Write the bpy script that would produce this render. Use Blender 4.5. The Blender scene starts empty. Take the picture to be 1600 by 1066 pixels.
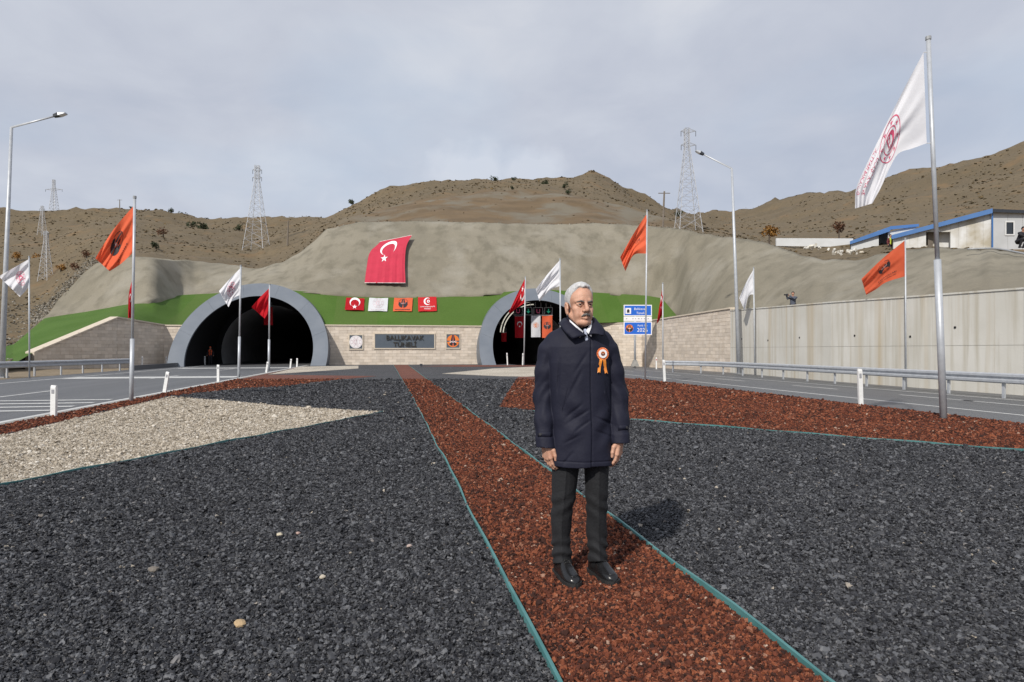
import bpy, bmesh, math, random
import numpy as np
from mathutils import Vector, noise
random.seed(7); rng = np.random.default_rng(7)
SC = bpy.context.scene; COL = SC.collection

# ------------------------------------------------------------------ camera, sky, sun, exposure
TH = math.radians(10.93); CAM_Z = 1.38; FPX = 1000.0; HOR = 547.0
cd = bpy.data.cameras.new('camera'); cam = bpy.data.objects.new('camera', cd); COL.objects.link(cam)
cam.location = (0, 0, CAM_Z); cam.rotation_euler = (math.pi/2, 0, -TH)
cd.sensor_fit = 'HORIZONTAL'; cd.sensor_width = 36; cd.lens = 36*FPX/1600
cd.shift_y = (HOR-533)/1600; cd.clip_start = 0.05; cd.clip_end = 6000
SC.camera = cam
SUN_EL = math.radians(38.5); SUN_AZ = math.radians(39)          # azimuth of the light's travel, from +Y towards +X
world = bpy.data.worlds.new('World'); SC.world = world; world.use_nodes = True
sd = bpy.data.lights.new('sun', 'SUN'); sd.energy = 3.8; sd.angle = math.radians(1.6); sd.color = (1, .95, .87)
sun = bpy.data.objects.new('sun', sd); COL.objects.link(sun)
tv = Vector((math.sin(SUN_AZ)*math.cos(SUN_EL), math.cos(SUN_AZ)*math.cos(SUN_EL), -math.sin(SUN_EL)))
sun.rotation_euler = tv.to_track_quat('-Z', 'Y').to_euler(); sun.location = (-30, -30, 60)
SC.view_settings.view_transform = 'Standard'; SC.view_settings.look = 'None'
SC.view_settings.exposure = 0.0; SC.view_settings.gamma = 1.0; SC.view_settings.use_curve_mapping = False
SC.cycles.max_bounces = 6; SC.cycles.diffuse_bounces = 3; SC.cycles.use_denoising = True

def build_world():
    nt = world.node_tree; nt.nodes.clear(); N = nt.nodes.new; L = nt.links.new
    out = N('ShaderNodeOutputWorld'); bg = N('ShaderNodeBackground'); bg.inputs['Strength'].default_value = 0.1
    L(bg.outputs[0], out.inputs[0])
    sky = N('ShaderNodeTexSky'); sky.sky_type = 'NISHITA'; sky.sun_disc = False
    sky.sun_elevation = SUN_EL; sky.sun_rotation = SUN_AZ + math.pi
    tc = N('ShaderNodeTexCoord'); sep = N('ShaderNodeSeparateXYZ'); L(tc.outputs['Generated'], sep.inputs[0])
    def M(op, a, b=None, c=None, clamp=False):
        m = N('ShaderNodeMath'); m.operation = op; m.use_clamp = clamp
        for i, v in enumerate((a, b, c)):
            if v is None: continue
            if isinstance(v, (int, float)): m.inputs[i].default_value = v
            else: L(v, m.inputs[i])
        return m.outputs[0]
    zc = M('MAXIMUM', sep.outputs[2], 0.0)
    den = M('ADD', zc, 0.22)
    cx = M('DIVIDE', sep.outputs[0], den); cy = M('DIVIDE', sep.outputs[1], den)
    comb = N('ShaderNodeCombineXYZ'); L(cx, comb.inputs[0]); L(cy, comb.inputs[1])
    def NZ(scale, det, rough, dist=0.0, off=(0, 0, 0)):
        mp = N('ShaderNodeMapping'); L(comb.outputs[0], mp.inputs[0]); mp.inputs['Location'].default_value = off
        n = N('ShaderNodeTexNoise'); L(mp.outputs[0], n.inputs['Vector'])
        n.inputs['Scale'].default_value = scale; n.inputs['Detail'].default_value = det
        n.inputs['Roughness'].default_value = rough; n.inputs['Distortion'].default_value = dist
        return n.outputs['Fac']
    def RAMP(f, stops):
        r = N('ShaderNodeValToRGB'); L(f, r.inputs[0]); e = r.color_ramp.elements
        while len(e) < len(stops): e.new(0.5)
        for el, (p, c) in zip(e, stops): el.position = p; el.color = (*c, 1)
        return r.outputs[0]
    def MIX(f, a, b, t='MIX'):
        m = N('ShaderNodeMix'); m.data_type = 'RGBA'; m.blend_type = t
        if isinstance(f, (int, float)): m.inputs[0].default_value = f
        else: L(f, m.inputs[0])
        for i, v in ((6, a), (7, b)):
            if isinstance(v, tuple): m.inputs[i].default_value = (*v, 1)
            else: L(v, m.inputs[i])
        return m.outputs[2]
    n1 = NZ(0.9, 5, .5, .3); n2 = NZ(2.6, 6, .55, .4, (3.1, 1.7, 0))
    nn = M('ADD', M('MULTIPLY', n1, .62), M('MULTIPLY', n2, .38))
    cloud = RAMP(nn, [(.37, (5.0, 5.4, 6.4)), (.47, (5.85, 6.15, 7.0)), (.55, (6.5, 6.8, 7.55)), (.66, (7.8, 7.95, 8.4))])
    # paler towards the horizon
    hz = M('SUBTRACT', 1.0, M('MULTIPLY', zc, 3.0), clamp=True)
    col = MIX(M('MULTIPLY', hz, .38), cloud, (6.4, 6.75, 7.75))
    # bluer thin places in the cloud sheet
    thin = RAMP(NZ(1.3, 4, .5, .2, (7.3, 2.2, 0)), [(.5, (0, 0, 0)), (.66, (1, 1, 1))])
    tb = N('ShaderNodeRGBToBW'); L(thin, tb.inputs[0])
    col = MIX(M('MULTIPLY', tb.outputs[0], .45), col, (5.0, 6.0, 7.4))
    # one heaped white cloud standing behind the hill
    def bank(az, el, wa, we):
        a0 = math.radians(az)
        ang = M('ARCTAN2', sep.outputs[0], sep.outputs[1])
        da = M('DIVIDE', M('SUBTRACT', ang, a0), math.radians(wa))
        de = M('DIVIDE', M('SUBTRACT', M('ARCSINE', sep.outputs[2]), math.radians(el)), math.radians(we))
        return M('SUBTRACT', 1.0, M('SQRT', M('ADD', M('MULTIPLY', da, da), M('MULTIPLY', de, de))))
    pn = N('ShaderNodeTexNoise'); L(tc.outputs['Generated'], pn.inputs['Vector']); pn.inputs['Scale'].default_value = 16
    pn.inputs['Detail'].default_value = 5
    bk = M('MAXIMUM', bank(7.3, 15.6, 4.6, 2.7), bank(12.3, 15.8, 3.8, 2.3))
    bk = M('ADD', bk, M('MULTIPLY', M('SUBTRACT', pn.outputs['Fac'], .5), 1.6))
    bk = M('MULTIPLY', bk, 2.0, clamp=True)
    col = MIX(M('MULTIPLY', bk, .62), col, (7.6, 7.9, 8.6))
    col = MIX(.12, col, sky.outputs[0])
    L(col, bg.inputs['Color'])
build_world()

# ------------------------------------------------------------------ pixel <-> place helpers (camera sits at the origin of the road frame)
FW = Vector((math.sin(TH), math.cos(TH), 0)); RT = Vector((math.cos(TH), -math.sin(TH), 0))
def P(px, py, d):
    a = (px-800)/FPX; c = (HOR-py)/FPX
    return Vector((d*(FW.x+a*RT.x), d*(FW.y+a*RT.y), CAM_Z+c*d))
def G(px, py, z=0.0):
    return P(px, py, (CAM_Z-z)*FPX/(py-HOR))
def PX(p):
    d = p.x*FW.x+p.y*FW.y; a = (p.x*RT.x+p.y*RT.y)/d
    return 800+a*FPX, HOR-(p.z-CAM_Z)/d*FPX, d

# ------------------------------------------------------------------ materials
def mat(name, base, rough=.8, var=None, scale=8, bump=0, bscale=30, metal=0, detail=6, coord='Object', spec=.5, stretch=None, island=0, extra=None, trans=0):
    m = bpy.data.materials.new(name); m.use_nodes = True
    nt = m.node_tree; N = nt.nodes.new; L = nt.links.new; b = nt.nodes['Principled BSDF']
    b.inputs['Roughness'].default_value = rough; b.inputs['Metallic'].default_value = metal
    b.inputs['Specular IOR Level'].default_value = spec
    tc = N('ShaderNodeTexCoord'); vec = tc.outputs[coord]
    if stretch:
        mp = N('ShaderNodeMapping'); L(vec, mp.inputs[0]); mp.inputs['Scale'].default_value = stretch; vec = mp.outputs[0]
    col = None
    if var:
        n = N('ShaderNodeTexNoise'); L(vec, n.inputs['Vector']); n.inputs['Scale'].default_value = scale; n.inputs['Detail'].default_value = detail
        n.inputs['Roughness'].default_value = .6
        r = N('ShaderNodeValToRGB'); L(n.outputs['Fac'], r.inputs[0])
        r.color_ramp.elements[0].position = .32; r.color_ramp.elements[1].position = .68
        r.color_ramp.elements[0].color = (*base, 1); r.color_ramp.elements[1].color = (*var, 1); col = r.outputs[0]
    if island:
        g = N('ShaderNodeNewGeometry'); mr = N('ShaderNodeMapRange'); L(g.outputs['Random Per Island'], mr.inputs[0])
        mr.inputs[3].default_value = 1-island; mr.inputs[4].default_value = 1+island*.6
        mx = N('ShaderNodeMix'); mx.data_type = 'RGBA'; mx.blend_type = 'MULTIPLY'; mx.inputs[0].default_value = 1
        if col: L(col, mx.inputs[6])
        else: mx.inputs[6].default_value = (*base, 1)
        cb = N('ShaderNodeCombineColor'); [L(mr.outputs[0], cb.inputs[i]) for i in range(3)]
        L(cb.outputs[0], mx.inputs[7]); col = mx.outputs[2]
    if extra: col = extra(nt, vec, col, b) or col
    if col: L(col, b.inputs['Base Color'])
    else: b.inputs['Base Color'].default_value = (*base, 1)
    if bump:
        n2 = N('ShaderNodeTexNoise'); L(vec, n2.inputs['Vector']); n2.inputs['Scale'].default_value = bscale; n2.inputs['Detail'].default_value = 5
        bp = N('ShaderNodeBump'); bp.inputs['Strength'].default_value = min(1, bump); bp.inputs['Distance'].default_value = .02
        L(n2.outputs['Fac'], bp.inputs['Height']); L(bp.outputs[0], b.inputs['Normal'])
    if trans:
        tr = N('ShaderNodeBsdfTranslucent'); mx = N('ShaderNodeMixShader'); mx.inputs[0].default_value = trans
        if col: L(col, tr.inputs[0])
        else: tr.inputs[0].default_value = (*base, 1)
        o = nt.nodes['Material Output']; L(b.outputs[0], mx.inputs[1]); L(tr.outputs[0], mx.inputs[2]); L(mx.outputs[0], o.inputs[0])
    return m
def nmix(nt, f, a, b, t='MIX'):
    m = nt.nodes.new('ShaderNodeMix'); m.data_type = 'RGBA'; m.blend_type = t; L = nt.links.new
    if isinstance(f, (int, float)): m.inputs[0].default_value = f
    else: L(f, m.inputs[0])
    for i, v in ((6, a), (7, b)):
        if isinstance(v, tuple): m.inputs[i].default_value = (*v, 1)
        else: L(v, m.inputs[i])
    return m.outputs[2]
def nnoise(nt, vec, scale, lo, hi, det=5, stretch=None, rough=.55):
    N = nt.nodes.new; L = nt.links.new
    if stretch:
        mp = N('ShaderNodeMapping'); L(vec, mp.inputs[0]); mp.inputs['Scale'].default_value = stretch; vec = mp.outputs[0]
    n = N('ShaderNodeTexNoise'); L(vec, n.inputs['Vector']); n.inputs['Scale'].default_value = scale; n.inputs['Detail'].default_value = det
    n.inputs['Roughness'].default_value = rough
    r = N('ShaderNodeMapRange'); L(n.outputs['Fac'], r.inputs[0]); r.inputs[1].default_value = lo; r.inputs[2].default_value = hi
    return r.outputs[0]
def emit(name, c, s):
    m = bpy.data.materials.new(name); m.use_nodes = True; b = m.node_tree.nodes['Principled BSDF']
    b.inputs['Base Color'].default_value = (*c, 1); b.inputs['Emission Color'].default_value = (*c, 1); b.inputs['Emission Strength'].default_value = s
    return m
def gravel_extra(cols, scale):
    def f(nt, vec, col, b):
        N = nt.nodes.new; L = nt.links.new
        v = N('ShaderNodeTexVoronoi'); L(vec, v.inputs['Vector']); v.inputs['Scale'].default_value = scale
        sp = N('ShaderNodeSeparateColor'); L(v.outputs['Color'], sp.inputs[0])
        r = N('ShaderNodeValToRGB'); L(sp.outputs[0], r.inputs[0]); e = r.color_ramp.elements
        while len(e) < len(cols): e.new(.5)
        for i, (el, c) in enumerate(zip(e, cols)): el.position = i/(len(cols)-1); el.color = (*c, 1)
        bp = N('ShaderNodeBump'); bp.inputs['Strength'].default_value = .7; bp.inputs['Distance'].default_value = .012; bp.invert = True
        L(v.outputs['Distance'], bp.inputs['Height']); L(bp.outputs[0], b.inputs['Normal'])
        big = nnoise(nt, vec, .35, .3, .7); c2 = nmix(nt, .16, r.outputs[0], nmix(nt, big, (.0, .0, .0), (1., 1., 1.)), 'OVERLAY')
        return c2
    return f
DARK = [(.012, .0125, .015), (.03, .031, .035), (.055, .0565, .063), (.12, .12, .127)]
REDS = [(.045, .015, .01), (.11, .031, .018), (.165, .047, .026), (.22, .095, .065)]
BEIG = [(.27, .23, .18), (.39, .345, .275), (.48, .43, .355), (.6, .55, .48)]
M = {}
M['gdark'] = mat('dark_gravel', (.05,)*3, .85, extra=gravel_extra(DARK, 42))
M['gred'] = mat('red_gravel', (.1, .04, .03), .9, extra=gravel_extra(REDS, 42))
M['gbeige'] = mat('beige_gravel', (.4, .35, .3), .9, extra=gravel_extra(BEIG, 42))
def asph(nt, vec, col, b):
    t = nnoise(nt, vec, 1.0, .35, .7, stretch=(1.6, .05, 1)); c = nmix(nt, t, (.075, .078, .086), (.125, .128, .136))
    g = nnoise(nt, vec, 160, .3, .7, 2); c = nmix(nt, .45, c, nmix(nt, g, (.03,)*3, (.19,)*3)); return c
M['asphalt'] = mat('asphalt', (.09,)*3, .5, bump=.25, bscale=200, extra=asph)
M['paint'] = mat('road_paint', (.62, .62, .6), .6, var=(.42, .42, .41), scale=6)
M['kerb'] = mat('kerb_concrete', (.3, .29, .27), .85, var=(.22, .215, .2), scale=5, bump=.3, bscale=60)
M['soil'] = mat('dry_soil', (.26, .2, .13), .95, var=(.16, .125, .08), scale=1.5, bump=.8, bscale=12)
def hill_c(nt, vec, col, b):
    a = nnoise(nt, vec, .06, .38, .62); c = nmix(nt, a, (.092, .067, .035), (.134, .097, .052))
    bb = nnoise(nt, vec, .9, .42, .66, 8, rough=.7); c = nmix(nt, bb, c, (.068, .053, .028))
    r = nnoise(nt, vec, .15, .56, .68, stretch=(1, 1, 2)); c = nmix(nt, r, c, (.15, .092, .04))
    s = nnoise(nt, vec, 3.2, .4, .72, 6, rough=.75); c = nmix(nt, s, c, (.165, .125, .072))
    at = nt.nodes.new('ShaderNodeAttribute'); at.attribute_name = 'cut'
    st = nnoise(nt, vec, .35, .35, .65, 6, stretch=(.6, .6, 2.4)); ct = nmix(nt, st, (.148, .1, .052), (.105, .072, .038))
    gr = nnoise(nt, vec, .12, .5, .62, 4); ct = nmix(nt, gr, ct, (.15, .13, .095))
    return nmix(nt, at.outputs['Fac'], c, ct)
M['hill'] = mat('dry_hillside', (.16, .12, .07), .95, bump=.8, bscale=1.3, extra=hill_c)
def shot_c(nt, vec, col, b):
    a = nnoise(nt, vec, .11, .38, .62, 5); c = nmix(nt, a, (.2, .181, .139), (.25, .228, .18))
    s = nnoise(nt, vec, .5, .46, .66, 5, stretch=(1.5, 1.5, .22)); c = nmix(nt, s, c, (.165, .15, .114))
    g = nnoise(nt, vec, .22, .52, .7, 4); c = nmix(nt, g, c, (.265, .247, .205))
    f = nnoise(nt, vec, 9, .3, .7, 4); return nmix(nt, .18, c, nmix(nt, f, (.12, .11, .09), (.6, .56, .48)), 'OVERLAY')
M['shot'] = mat('shotcrete', (.34, .31, .25), .92, bump=.45, bscale=7.0, extra=shot_c)
def turf_c(nt, vec, col, b):
    a = nnoise(nt, vec, .35, .4, .6); c = nmix(nt, a, (.055, .12, .015), (.075, .145, .025))
    N = nt.nodes.new; L = nt.links.new; sp = N('ShaderNodeSeparateXYZ'); L(vec, sp.inputs[0]); fl = N('ShaderNodeMath'); fl.operation = 'MULTIPLY'; L(sp.outputs[0], fl.inputs[0]); fl.inputs[1].default_value = .5
    f2 = N('ShaderNodeMath'); f2.operation = 'FLOOR'; L(fl.outputs[0], f2.inputs[0]); wn = N('ShaderNodeTexWhiteNoise'); wn.noise_dimensions = '1D'; L(f2.outputs[0], wn.inputs['W']); c = nmix(nt, wn.outputs['Value'], c, (.085, .135, .03))
    f = nnoise(nt, vec, 26, .3, .7, 3, stretch=(1, 1, .35)); return nmix(nt, .4, c, nmix(nt, f, (.014, .04, .003), (.11, .19, .04)))
M['turf'] = mat('artificial_turf', (.05, .11, .015), .85, bump=.7, bscale=40, extra=turf_c, spec=.2)
M['stone'] = mat('travertine_tile', (.56, .475, .385), .75, var=(.66, .58, .495), scale=2.2, bump=.25, bscale=25, island=.16)
M['joint'] = mat('tile_mortar', (.36, .32, .26), .9)
M['coping'] = mat('pale_coping_stone', (.6, .52, .42), .8, var=(.52, .45, .36), scale=3)
def conc_c(nt, vec, col, b):
    a = nnoise(nt, vec, .5, .35, .65); c = nmix(nt, a, (.57, .55, .495), (.64, .62, .57))
    s = nnoise(nt, vec, 2.6, .5, .7, 5, stretch=(1, 1, .05)); c = nmix(nt, s, c, (.47, .435, .36))
    s2 = nnoise(nt, vec, 1.1, .54, .7, 4, stretch=(1, 1, .03)); c = nmix(nt, s2, c, (.5, .43, .32))
    return c
M['conc'] = mat('stained_concrete', (.5, .48, .42), .85, bump=.25, bscale=14, extra=conc_c)
M['conc_joint'] = mat('concrete_joint', (.3, .28, .23), .9)
M['hole'] = mat('dark_hole', (.02, .02, .02), .9)
def rl(nt, vec, col, b):
    a = nnoise(nt, vec, .6, .3, .7); return nmix(nt, a, (.125, .145, .175), (.165, .185, .215))
M['ring'] = mat('portal_cladding', (.23, .25, .29), .5, extra=rl, bump=.05, bscale=4)
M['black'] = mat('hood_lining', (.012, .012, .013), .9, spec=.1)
M['lining'] = mat('tunnel_lining', (.46, .46, .465), .7, var=(.36, .36, .365), scale=.8, spec=.2)
M['galv'] = mat('galvanised_steel', (.5, .52, .55), .45, var=(.4, .42, .45), scale=5, metal=.25)
M['dgalv'] = mat('weathered_steel', (.36, .37, .38), .5, var=(.28, .29, .3), scale=9, metal=.25)
M['lattice'] = mat('lattice_steel', (.5, .51, .53), .6, metal=.3)
M['fencegrey'] = mat('dull_steel', (.15, .155, .165), .55, metal=.4)
M['white'] = mat('white_plastic', (.78, .78, .77), .5, var=(.66, .66, .65), scale=9)
M['greyref'] = mat('grey_reflector', (.3, .3, .32), .3)
M['redref'] = mat('red_reflector', (.5, .03, .04), .3)
M['edging'] = mat('green_edging', (.05, .165, .165), .5, var=(.09, .235, .235), scale=3)
CL = dict(bump=.5, bscale=6, trans=.28, spec=.2)
M['cwhite'] = mat('white_cloth', (.8, .8, .83), .75, var=(.75, .75, .79), scale=2, **CL)
M['corange'] = mat('orange_cloth', (.84, .165, .075), .7, var=(.78, .135, .058), scale=2, **CL)
M['cred'] = mat('red_cloth', (.55, .012, .022), .7, var=(.46, .008, .016), scale=2, **CL)
M['bigred'] = mat('red_banner_cloth', (.5, .022, .055), .6, var=(.42, .015, .04), scale=1, bump=.3, bscale=2)
M['pwhite'] = mat('white_print', (.78, .76, .77), .7)
M['pred'] = mat('crimson_print', (.55, .07, .15), .7)
M['pblack'] = mat('black_print', (.02, .02, .026), .7)
M['porange'] = mat('orange_print', (.78, .2, .03), .7)
M['pgrey'] = mat('grey_print', (.33, .34, .36), .7)
M['ppink'] = mat('pale_pink_print', (.62, .5, .53), .7)
M['sblue'] = mat('sign_blue', (.012, .12, .55), .45)
M['slate'] = mat('slate_plate', (.095, .115, .14), .4, var=(.08, .1, .125), scale=2)
M['letter'] = mat('bronze_letter', (.055, .05, .04), .5, metal=.2)
M['wood'] = mat('grey_wood', (.2, .17, .14), .9, var=(.14, .115, .09), scale=6)
M['bwall'] = mat('white_panel', (.56, .57, .58), .6, var=(.48, .49, .49), scale=.8)
def dirty(nt, vec, col, b):
    s = nnoise(nt, vec, .45, .48, .64, 6); c = nmix(nt, s, (.62, .62, .61), (.38, .34, .26))
    s2 = nnoise(nt, vec, 1.2, .58, .8, 5, stretch=(1, 1, .15)); return nmix(nt, s2, c, (.46, .44, .4))
M['bdirty'] = mat('stained_white_panel', (.6,)*3, .7, extra=dirty)
M['blue'] = mat('blue_sheet_metal', (.035, .125, .33), .5, var=(.05, .15, .37), scale=1.2)
M['dtrim'] = mat('dark_trim', (.03, .035, .045), .6)
M['glass'] = mat('dark_glass', (.025, .03, .035), .1)
M['leaf'] = mat('dark_leaves', (.028, .042, .018), .8, var=(.05, .062, .026), scale=4, trans=.15)
M['leafo'] = mat('autumn_leaves', (.3, .15, .025), .8, var=(.22, .1, .02), scale=4, trans=.15)
M['leafr'] = mat('rust_leaves', (.14, .06, .025), .8, var=(.1, .05, .03), scale=4, trans=.15)
M['bark'] = mat('bark', (.08, .06, .045), .9)

# ------------------------------------------------------------------ mesh builders
def link(o, parent=None):
    COL.objects.link(o)
    if parent: o.parent = parent
    return o
def mesh_obj(name, V, F, m=None, parent=None, loc=None, smooth=False):
    me = bpy.data.meshes.new(name)
    me.from_pydata([tuple(v) for v in V] if not isinstance(V, np.ndarray) else V.tolist(), [], F if not isinstance(F, np.ndarray) else F.tolist())
    if m: me.materials.append(m)
    if smooth: me.polygons.foreach_set('use_smooth', [True]*len(me.polygons))
    me.update(); o = bpy.data.objects.new(name, me)
    if loc is not None: o.location = loc
    return link(o, parent)
def tag(o, label=None, cat=None, group=None, kind=None):
    if label: o['label'] = label
    if cat: o['category'] = cat
    if group: o['group'] = group
    if kind: o['kind'] = kind
    return o
def thing(name, label, cat, loc=(0, 0, 0), rz=0, group=None):
    o = bpy.data.objects.new(name, None); o.empty_display_size = .2; COL.objects.link(o)
    o.location = loc; o.rotation_euler = (0, 0, rz); return tag(o, label, cat, group)
def copy_tree(o, parent=None):
    c = o.copy(); COL.objects.link(c)
    if parent: c.parent = parent
    for ch in o.children: copy_tree(ch, c)
    return c
class MB:
    """collects faces; coordinates are stored relative to org"""
    def __init__(s, org=(0, 0, 0)): s.V = []; s.F = []; s.o = Vector(org)
    def add(s, V, F):
        b = len(s.V); s.V += [Vector(v)-s.o for v in V]; s.F += [tuple(b+i for i in f) for f in F]; return s
    def quad(s, *p): return s.add(p, [tuple(range(len(p)))])
    def hexa(s, bot, top):                       # two loops of equal length
        n = len(bot); V = list(bot)+list(top)
        F = [tuple(range(n-1, -1, -1)), tuple(range(n, 2*n))]+[(i, (i+1) % n, n+(i+1) % n, n+i) for i in range(n)]
        return s.add(V, F)
    def box(s, c, size, ax=None):
        c = Vector(c); X, Y, Z = ax or (Vector((1, 0, 0)), Vector((0, 1, 0)), Vector((0, 0, 1)))
        a, b, h = [v/2 for v in size]
        q = lambda z: [c-X*a-Y*b+Z*z, c+X*a-Y*b+Z*z, c+X*a+Y*b+Z*z, c-X*a+Y*b+Z*z]
        return s.hexa(q(-h), q(h))
    def tube(s, pts, rad, n=10, cap=True):
        pts = [Vector(p) for p in pts]
        if not isinstance(rad, (list, tuple)): rad = [rad]*len(pts)
        rings = []; up = Vector((0, 0, 1))
        for i, p in enumerate(pts):
            t = (pts[min(i+1, len(pts)-1)]-pts[max(i-1, 0)]).normalized()
            r = up if abs(t.z) < .95 else Vector((1, 0, 0))
            x = t.cross(r).normalized(); y = x.cross(t).normalized()
            rings.append([p+(x*math.cos(2*math.pi*k/n)+y*math.sin(2*math.pi*k/n))*rad[i] for k in range(n)])
        V = [v for r in rings for v in r]; F = []
        for i in range(len(pts)-1):
            F += [(i*n+k, i*n+(k+1) % n, (i+1)*n+(k+1) % n, (i+1)*n+k) for k in range(n)]
        if cap: F += [tuple(range(n-1, -1, -1)), tuple(range((len(pts)-1)*n, len(pts)*n))]
        return s.add(V, F)
    def grid(s, rows):                           # rows of equal length
        n = len(rows[0]); V = [v for r in rows for v in r]
        return s.add(V, [(i*n+j, i*n+j+1, (i+1)*n+j+1, (i+1)*n+j) for i in range(len(rows)-1) for j in range(n-1)])
    def build(s, name, m, parent=None, smooth=False, at_org=False):
        o = mesh_obj(name, s.V, s.F, m, parent, s.o if at_org else None, smooth)
        bm = bmesh.new(); bm.from_mesh(o.data); bmesh.ops.recalc_face_normals(bm, faces=bm.faces); bm.to_mesh(o.data); bm.free()
        return o
def struct(name, mb, m, smooth=False): return tag(mb.build(name, m, smooth=smooth), kind='structure')
def text2d(s, size):
    cu = bpy.data.curves.new('lettering', 'FONT'); cu.body = s; cu.size = size; cu.align_x = 'CENTER'; cu.align_y = 'CENTER'; cu.resolution_u = 3
    o = bpy.data.objects.new('lettering', cu); COL.objects.link(o)
    me = bpy.data.meshes.new_from_object(o)
    V = [(v.co.x, v.co.y) for v in me.vertices]; F = [tuple(p.vertices) for p in me.polygons]
    bpy.data.objects.remove(o); bpy.data.meshes.remove(me); bpy.data.curves.remove(cu)
    return V, F
def ring2d(r0, r1, a0=0, a1=360, n=32, c=(0, 0)):
    V = []; F = []
    for i in range(n+1):
        a = math.radians(a0+(a1-a0)*i/n)
        V += [(c[0]+r0*math.cos(a), c[1]+r0*math.sin(a)), (c[0]+r1*math.cos(a), c[1]+r1*math.sin(a))]
    return V, [(2*i, 2*i+1, 2*i+3, 2*i+2) for i in range(n)]
def star2d(r, c=(0, 0), rot=90):
    V = [c]+[(c[0]+(r if i % 2 == 0 else r*.382)*math.cos(math.radians(rot+36*i)), c[1]+(r if i % 2 == 0 else r*.382)*math.sin(math.radians(rot+36*i))) for i in range(10)]
    return V, [(0, 1+i, 1+(i+1) % 10) for i in range(10)]
def poly2d(p): return list(p), [tuple(range(len(p)))]
def crescent2d(r=1, n=28, rot=0):
    # outer circle r, inner circle .8 r shifted towards rot
    V = []; F = []
    for i in range(n+1):
        a = math.radians(33+294*i/n)
        ox, oy = r*math.cos(a), r*math.sin(a)
        b = math.radians(43+274*i/n); ix, iy = .25*r+.8*r*math.cos(b), .8*r*math.sin(b)
        for x, y in ((ox, oy), (ix, iy)):
            V.append((x*math.cos(rot)-y*math.sin(rot), x*math.sin(rot)+y*math.cos(rot)))
    return V, [(2*i, 2*i+1, 2*i+3, 2*i+2) for i in range(n)]
def crescent_star():
    return [(crescent2d(1), 'pwhite'), (star2d(.5, (.98, 0), 180), 'pwhite')]
def ministry(c='pred'):
    L = [(ring2d(.95, 1.0, n=40), c), (ring2d(.58, .63, n=32), c)]
    for k in range(8):
        a = math.radians(22.5+45*k); L.append((star2d(.14, (.78*math.cos(a), .78*math.sin(a))), c))
    L += [(crescent2d(.46), c), (poly2d([(-.1, -.45), (-.02, -.45), (.1, .45), (.02, .45)]), c), (poly2d([(.16, -.4), (.24, -.4), (.2, .4), (.13, .4)]), c)]
    L += [(poly2d([(-.05, y), (.22, y), (.22, y+.05), (-.05, y+.05)]), c) for y in (-.25, 0, .22)]
    return L
def highways(c='pblack', w='pgrey'):
    L = [(ring2d(.25, 1, 190, 262, 12), c), (ring2d(.25, 1, 278, 350, 12), c),
         (poly2d([(-.42, .1), (-.1, .1), (-.03, 1), (-.2, .98)]), c), (poly2d([(.42, .1), (.1, .1), (.03, 1), (.2, .98)]), c),
         (ring2d(0, .23, n=14, c=(-.72, .02)), c), (ring2d(0, .23, n=14, c=(.72, .02)), c),
         (ring2d(.94, 1.0, 15, 70, 10), c), (ring2d(.94, 1.0, 110, 165, 10), c)]
    L += [(ring2d(.07, .13, n=14, c=(x, -.04)), w) for x in (-.3, 0, .3)]
    return L
def decals(items, place, parent, name='emblem'):
    """items: ((V2,F),material key); place(x,y)->3D in parent's frame. one child per colour"""
    by = {}
    if len(items) == 2 and len({k for _, k in items}) == 1: return decals(items[:1], place, parent, name)+decals(items[1:], place, parent, name)
    for (V, F), k in items:
        b = by.setdefault(k, ([], [])); n = len(b[0]); b[0].extend(V); b[1].extend([tuple(n+i for i in f) for f in F])
    out = []
    for k, (V, F) in by.items():
        out.append(mesh_obj(name, [place(x, y) for x, y in V], F, M[k], parent))
    return out
def xf(it, s=1, dx=0, dy=0, rot=0):
    c, n = math.cos(rot), math.sin(rot)
    return [(([(dx+s*(x*c-y*n), dy+s*(x*n+y*c)) for x, y in V], F), k) for (V, F), k in it]
def lettering(s, size, dx=0, dy=0, k='pblack', rot=0): return xf([(text2d(s, size), k)], 1, dx, dy, rot)
# ------------------------------------------------------------------ ground, median, roads
U_L, U_R = -6.95, 11.6; Z_R = -.25; Z_L = -.03
mb = MB(); mb.quad((-3000, -3000, -.32), (3000, -3000, -.32), (3000, 3000, -.32), (-3000, 3000, -.32)); struct('ground', mb, M['soil'])
mb = MB()
mb.hexa([Vector((U_L, -30, -.3)), Vector((U_R+.55, -30, -.3)), Vector((U_R+.55, 61.2, -.3)), Vector((U_L, 61.2, -.3))],
        [Vector((U_L, -30, 0)), Vector((U_R, -30, 0)), Vector((U_R, 61.2, 0)), Vector((U_L, 61.2, 0))])
struct('gravel_bed', mb, M['gdark'])
def W(px, py): v = G(px, py); return (v.x, v.y)
def wob(v, k): return .007*math.sin(v*1.1+k)+.004*math.sin(v*3.3+2*k)
vs = [1.0+.35*i for i in range(60)]+[22+2.0*i for i in range(20)]
def sl(v): return (.685 if v < 20 else .685+.25*(20-v)/40)+wob(v, 0)
def sr(v): return 1.79+wob(v, 2.1)
BEDS = {}
def add_bed(name, poly, m, z):
    mb = MB(); mb.quad(*[(x, y, z) for x, y in poly]); o = struct(name, mb, m); BEDS.setdefault(m, []).append(np.array(poly)); return o
add_bed('red_gravel_strip', [(sr(v), v) for v in vs]+[(sl(v), v) for v in reversed(vs)], M['gred'], .004)
beige = [W(-400, 777), W(0, 683), W(140, 650.5), W(265, 621), W(330, 625.5), W(450, 636), W(600, 645), W(300, 702), W(0, 760), W(-400, 837)]
add_bed('beige_gravel_wedge', beige, M['gbeige'], .004)
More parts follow.
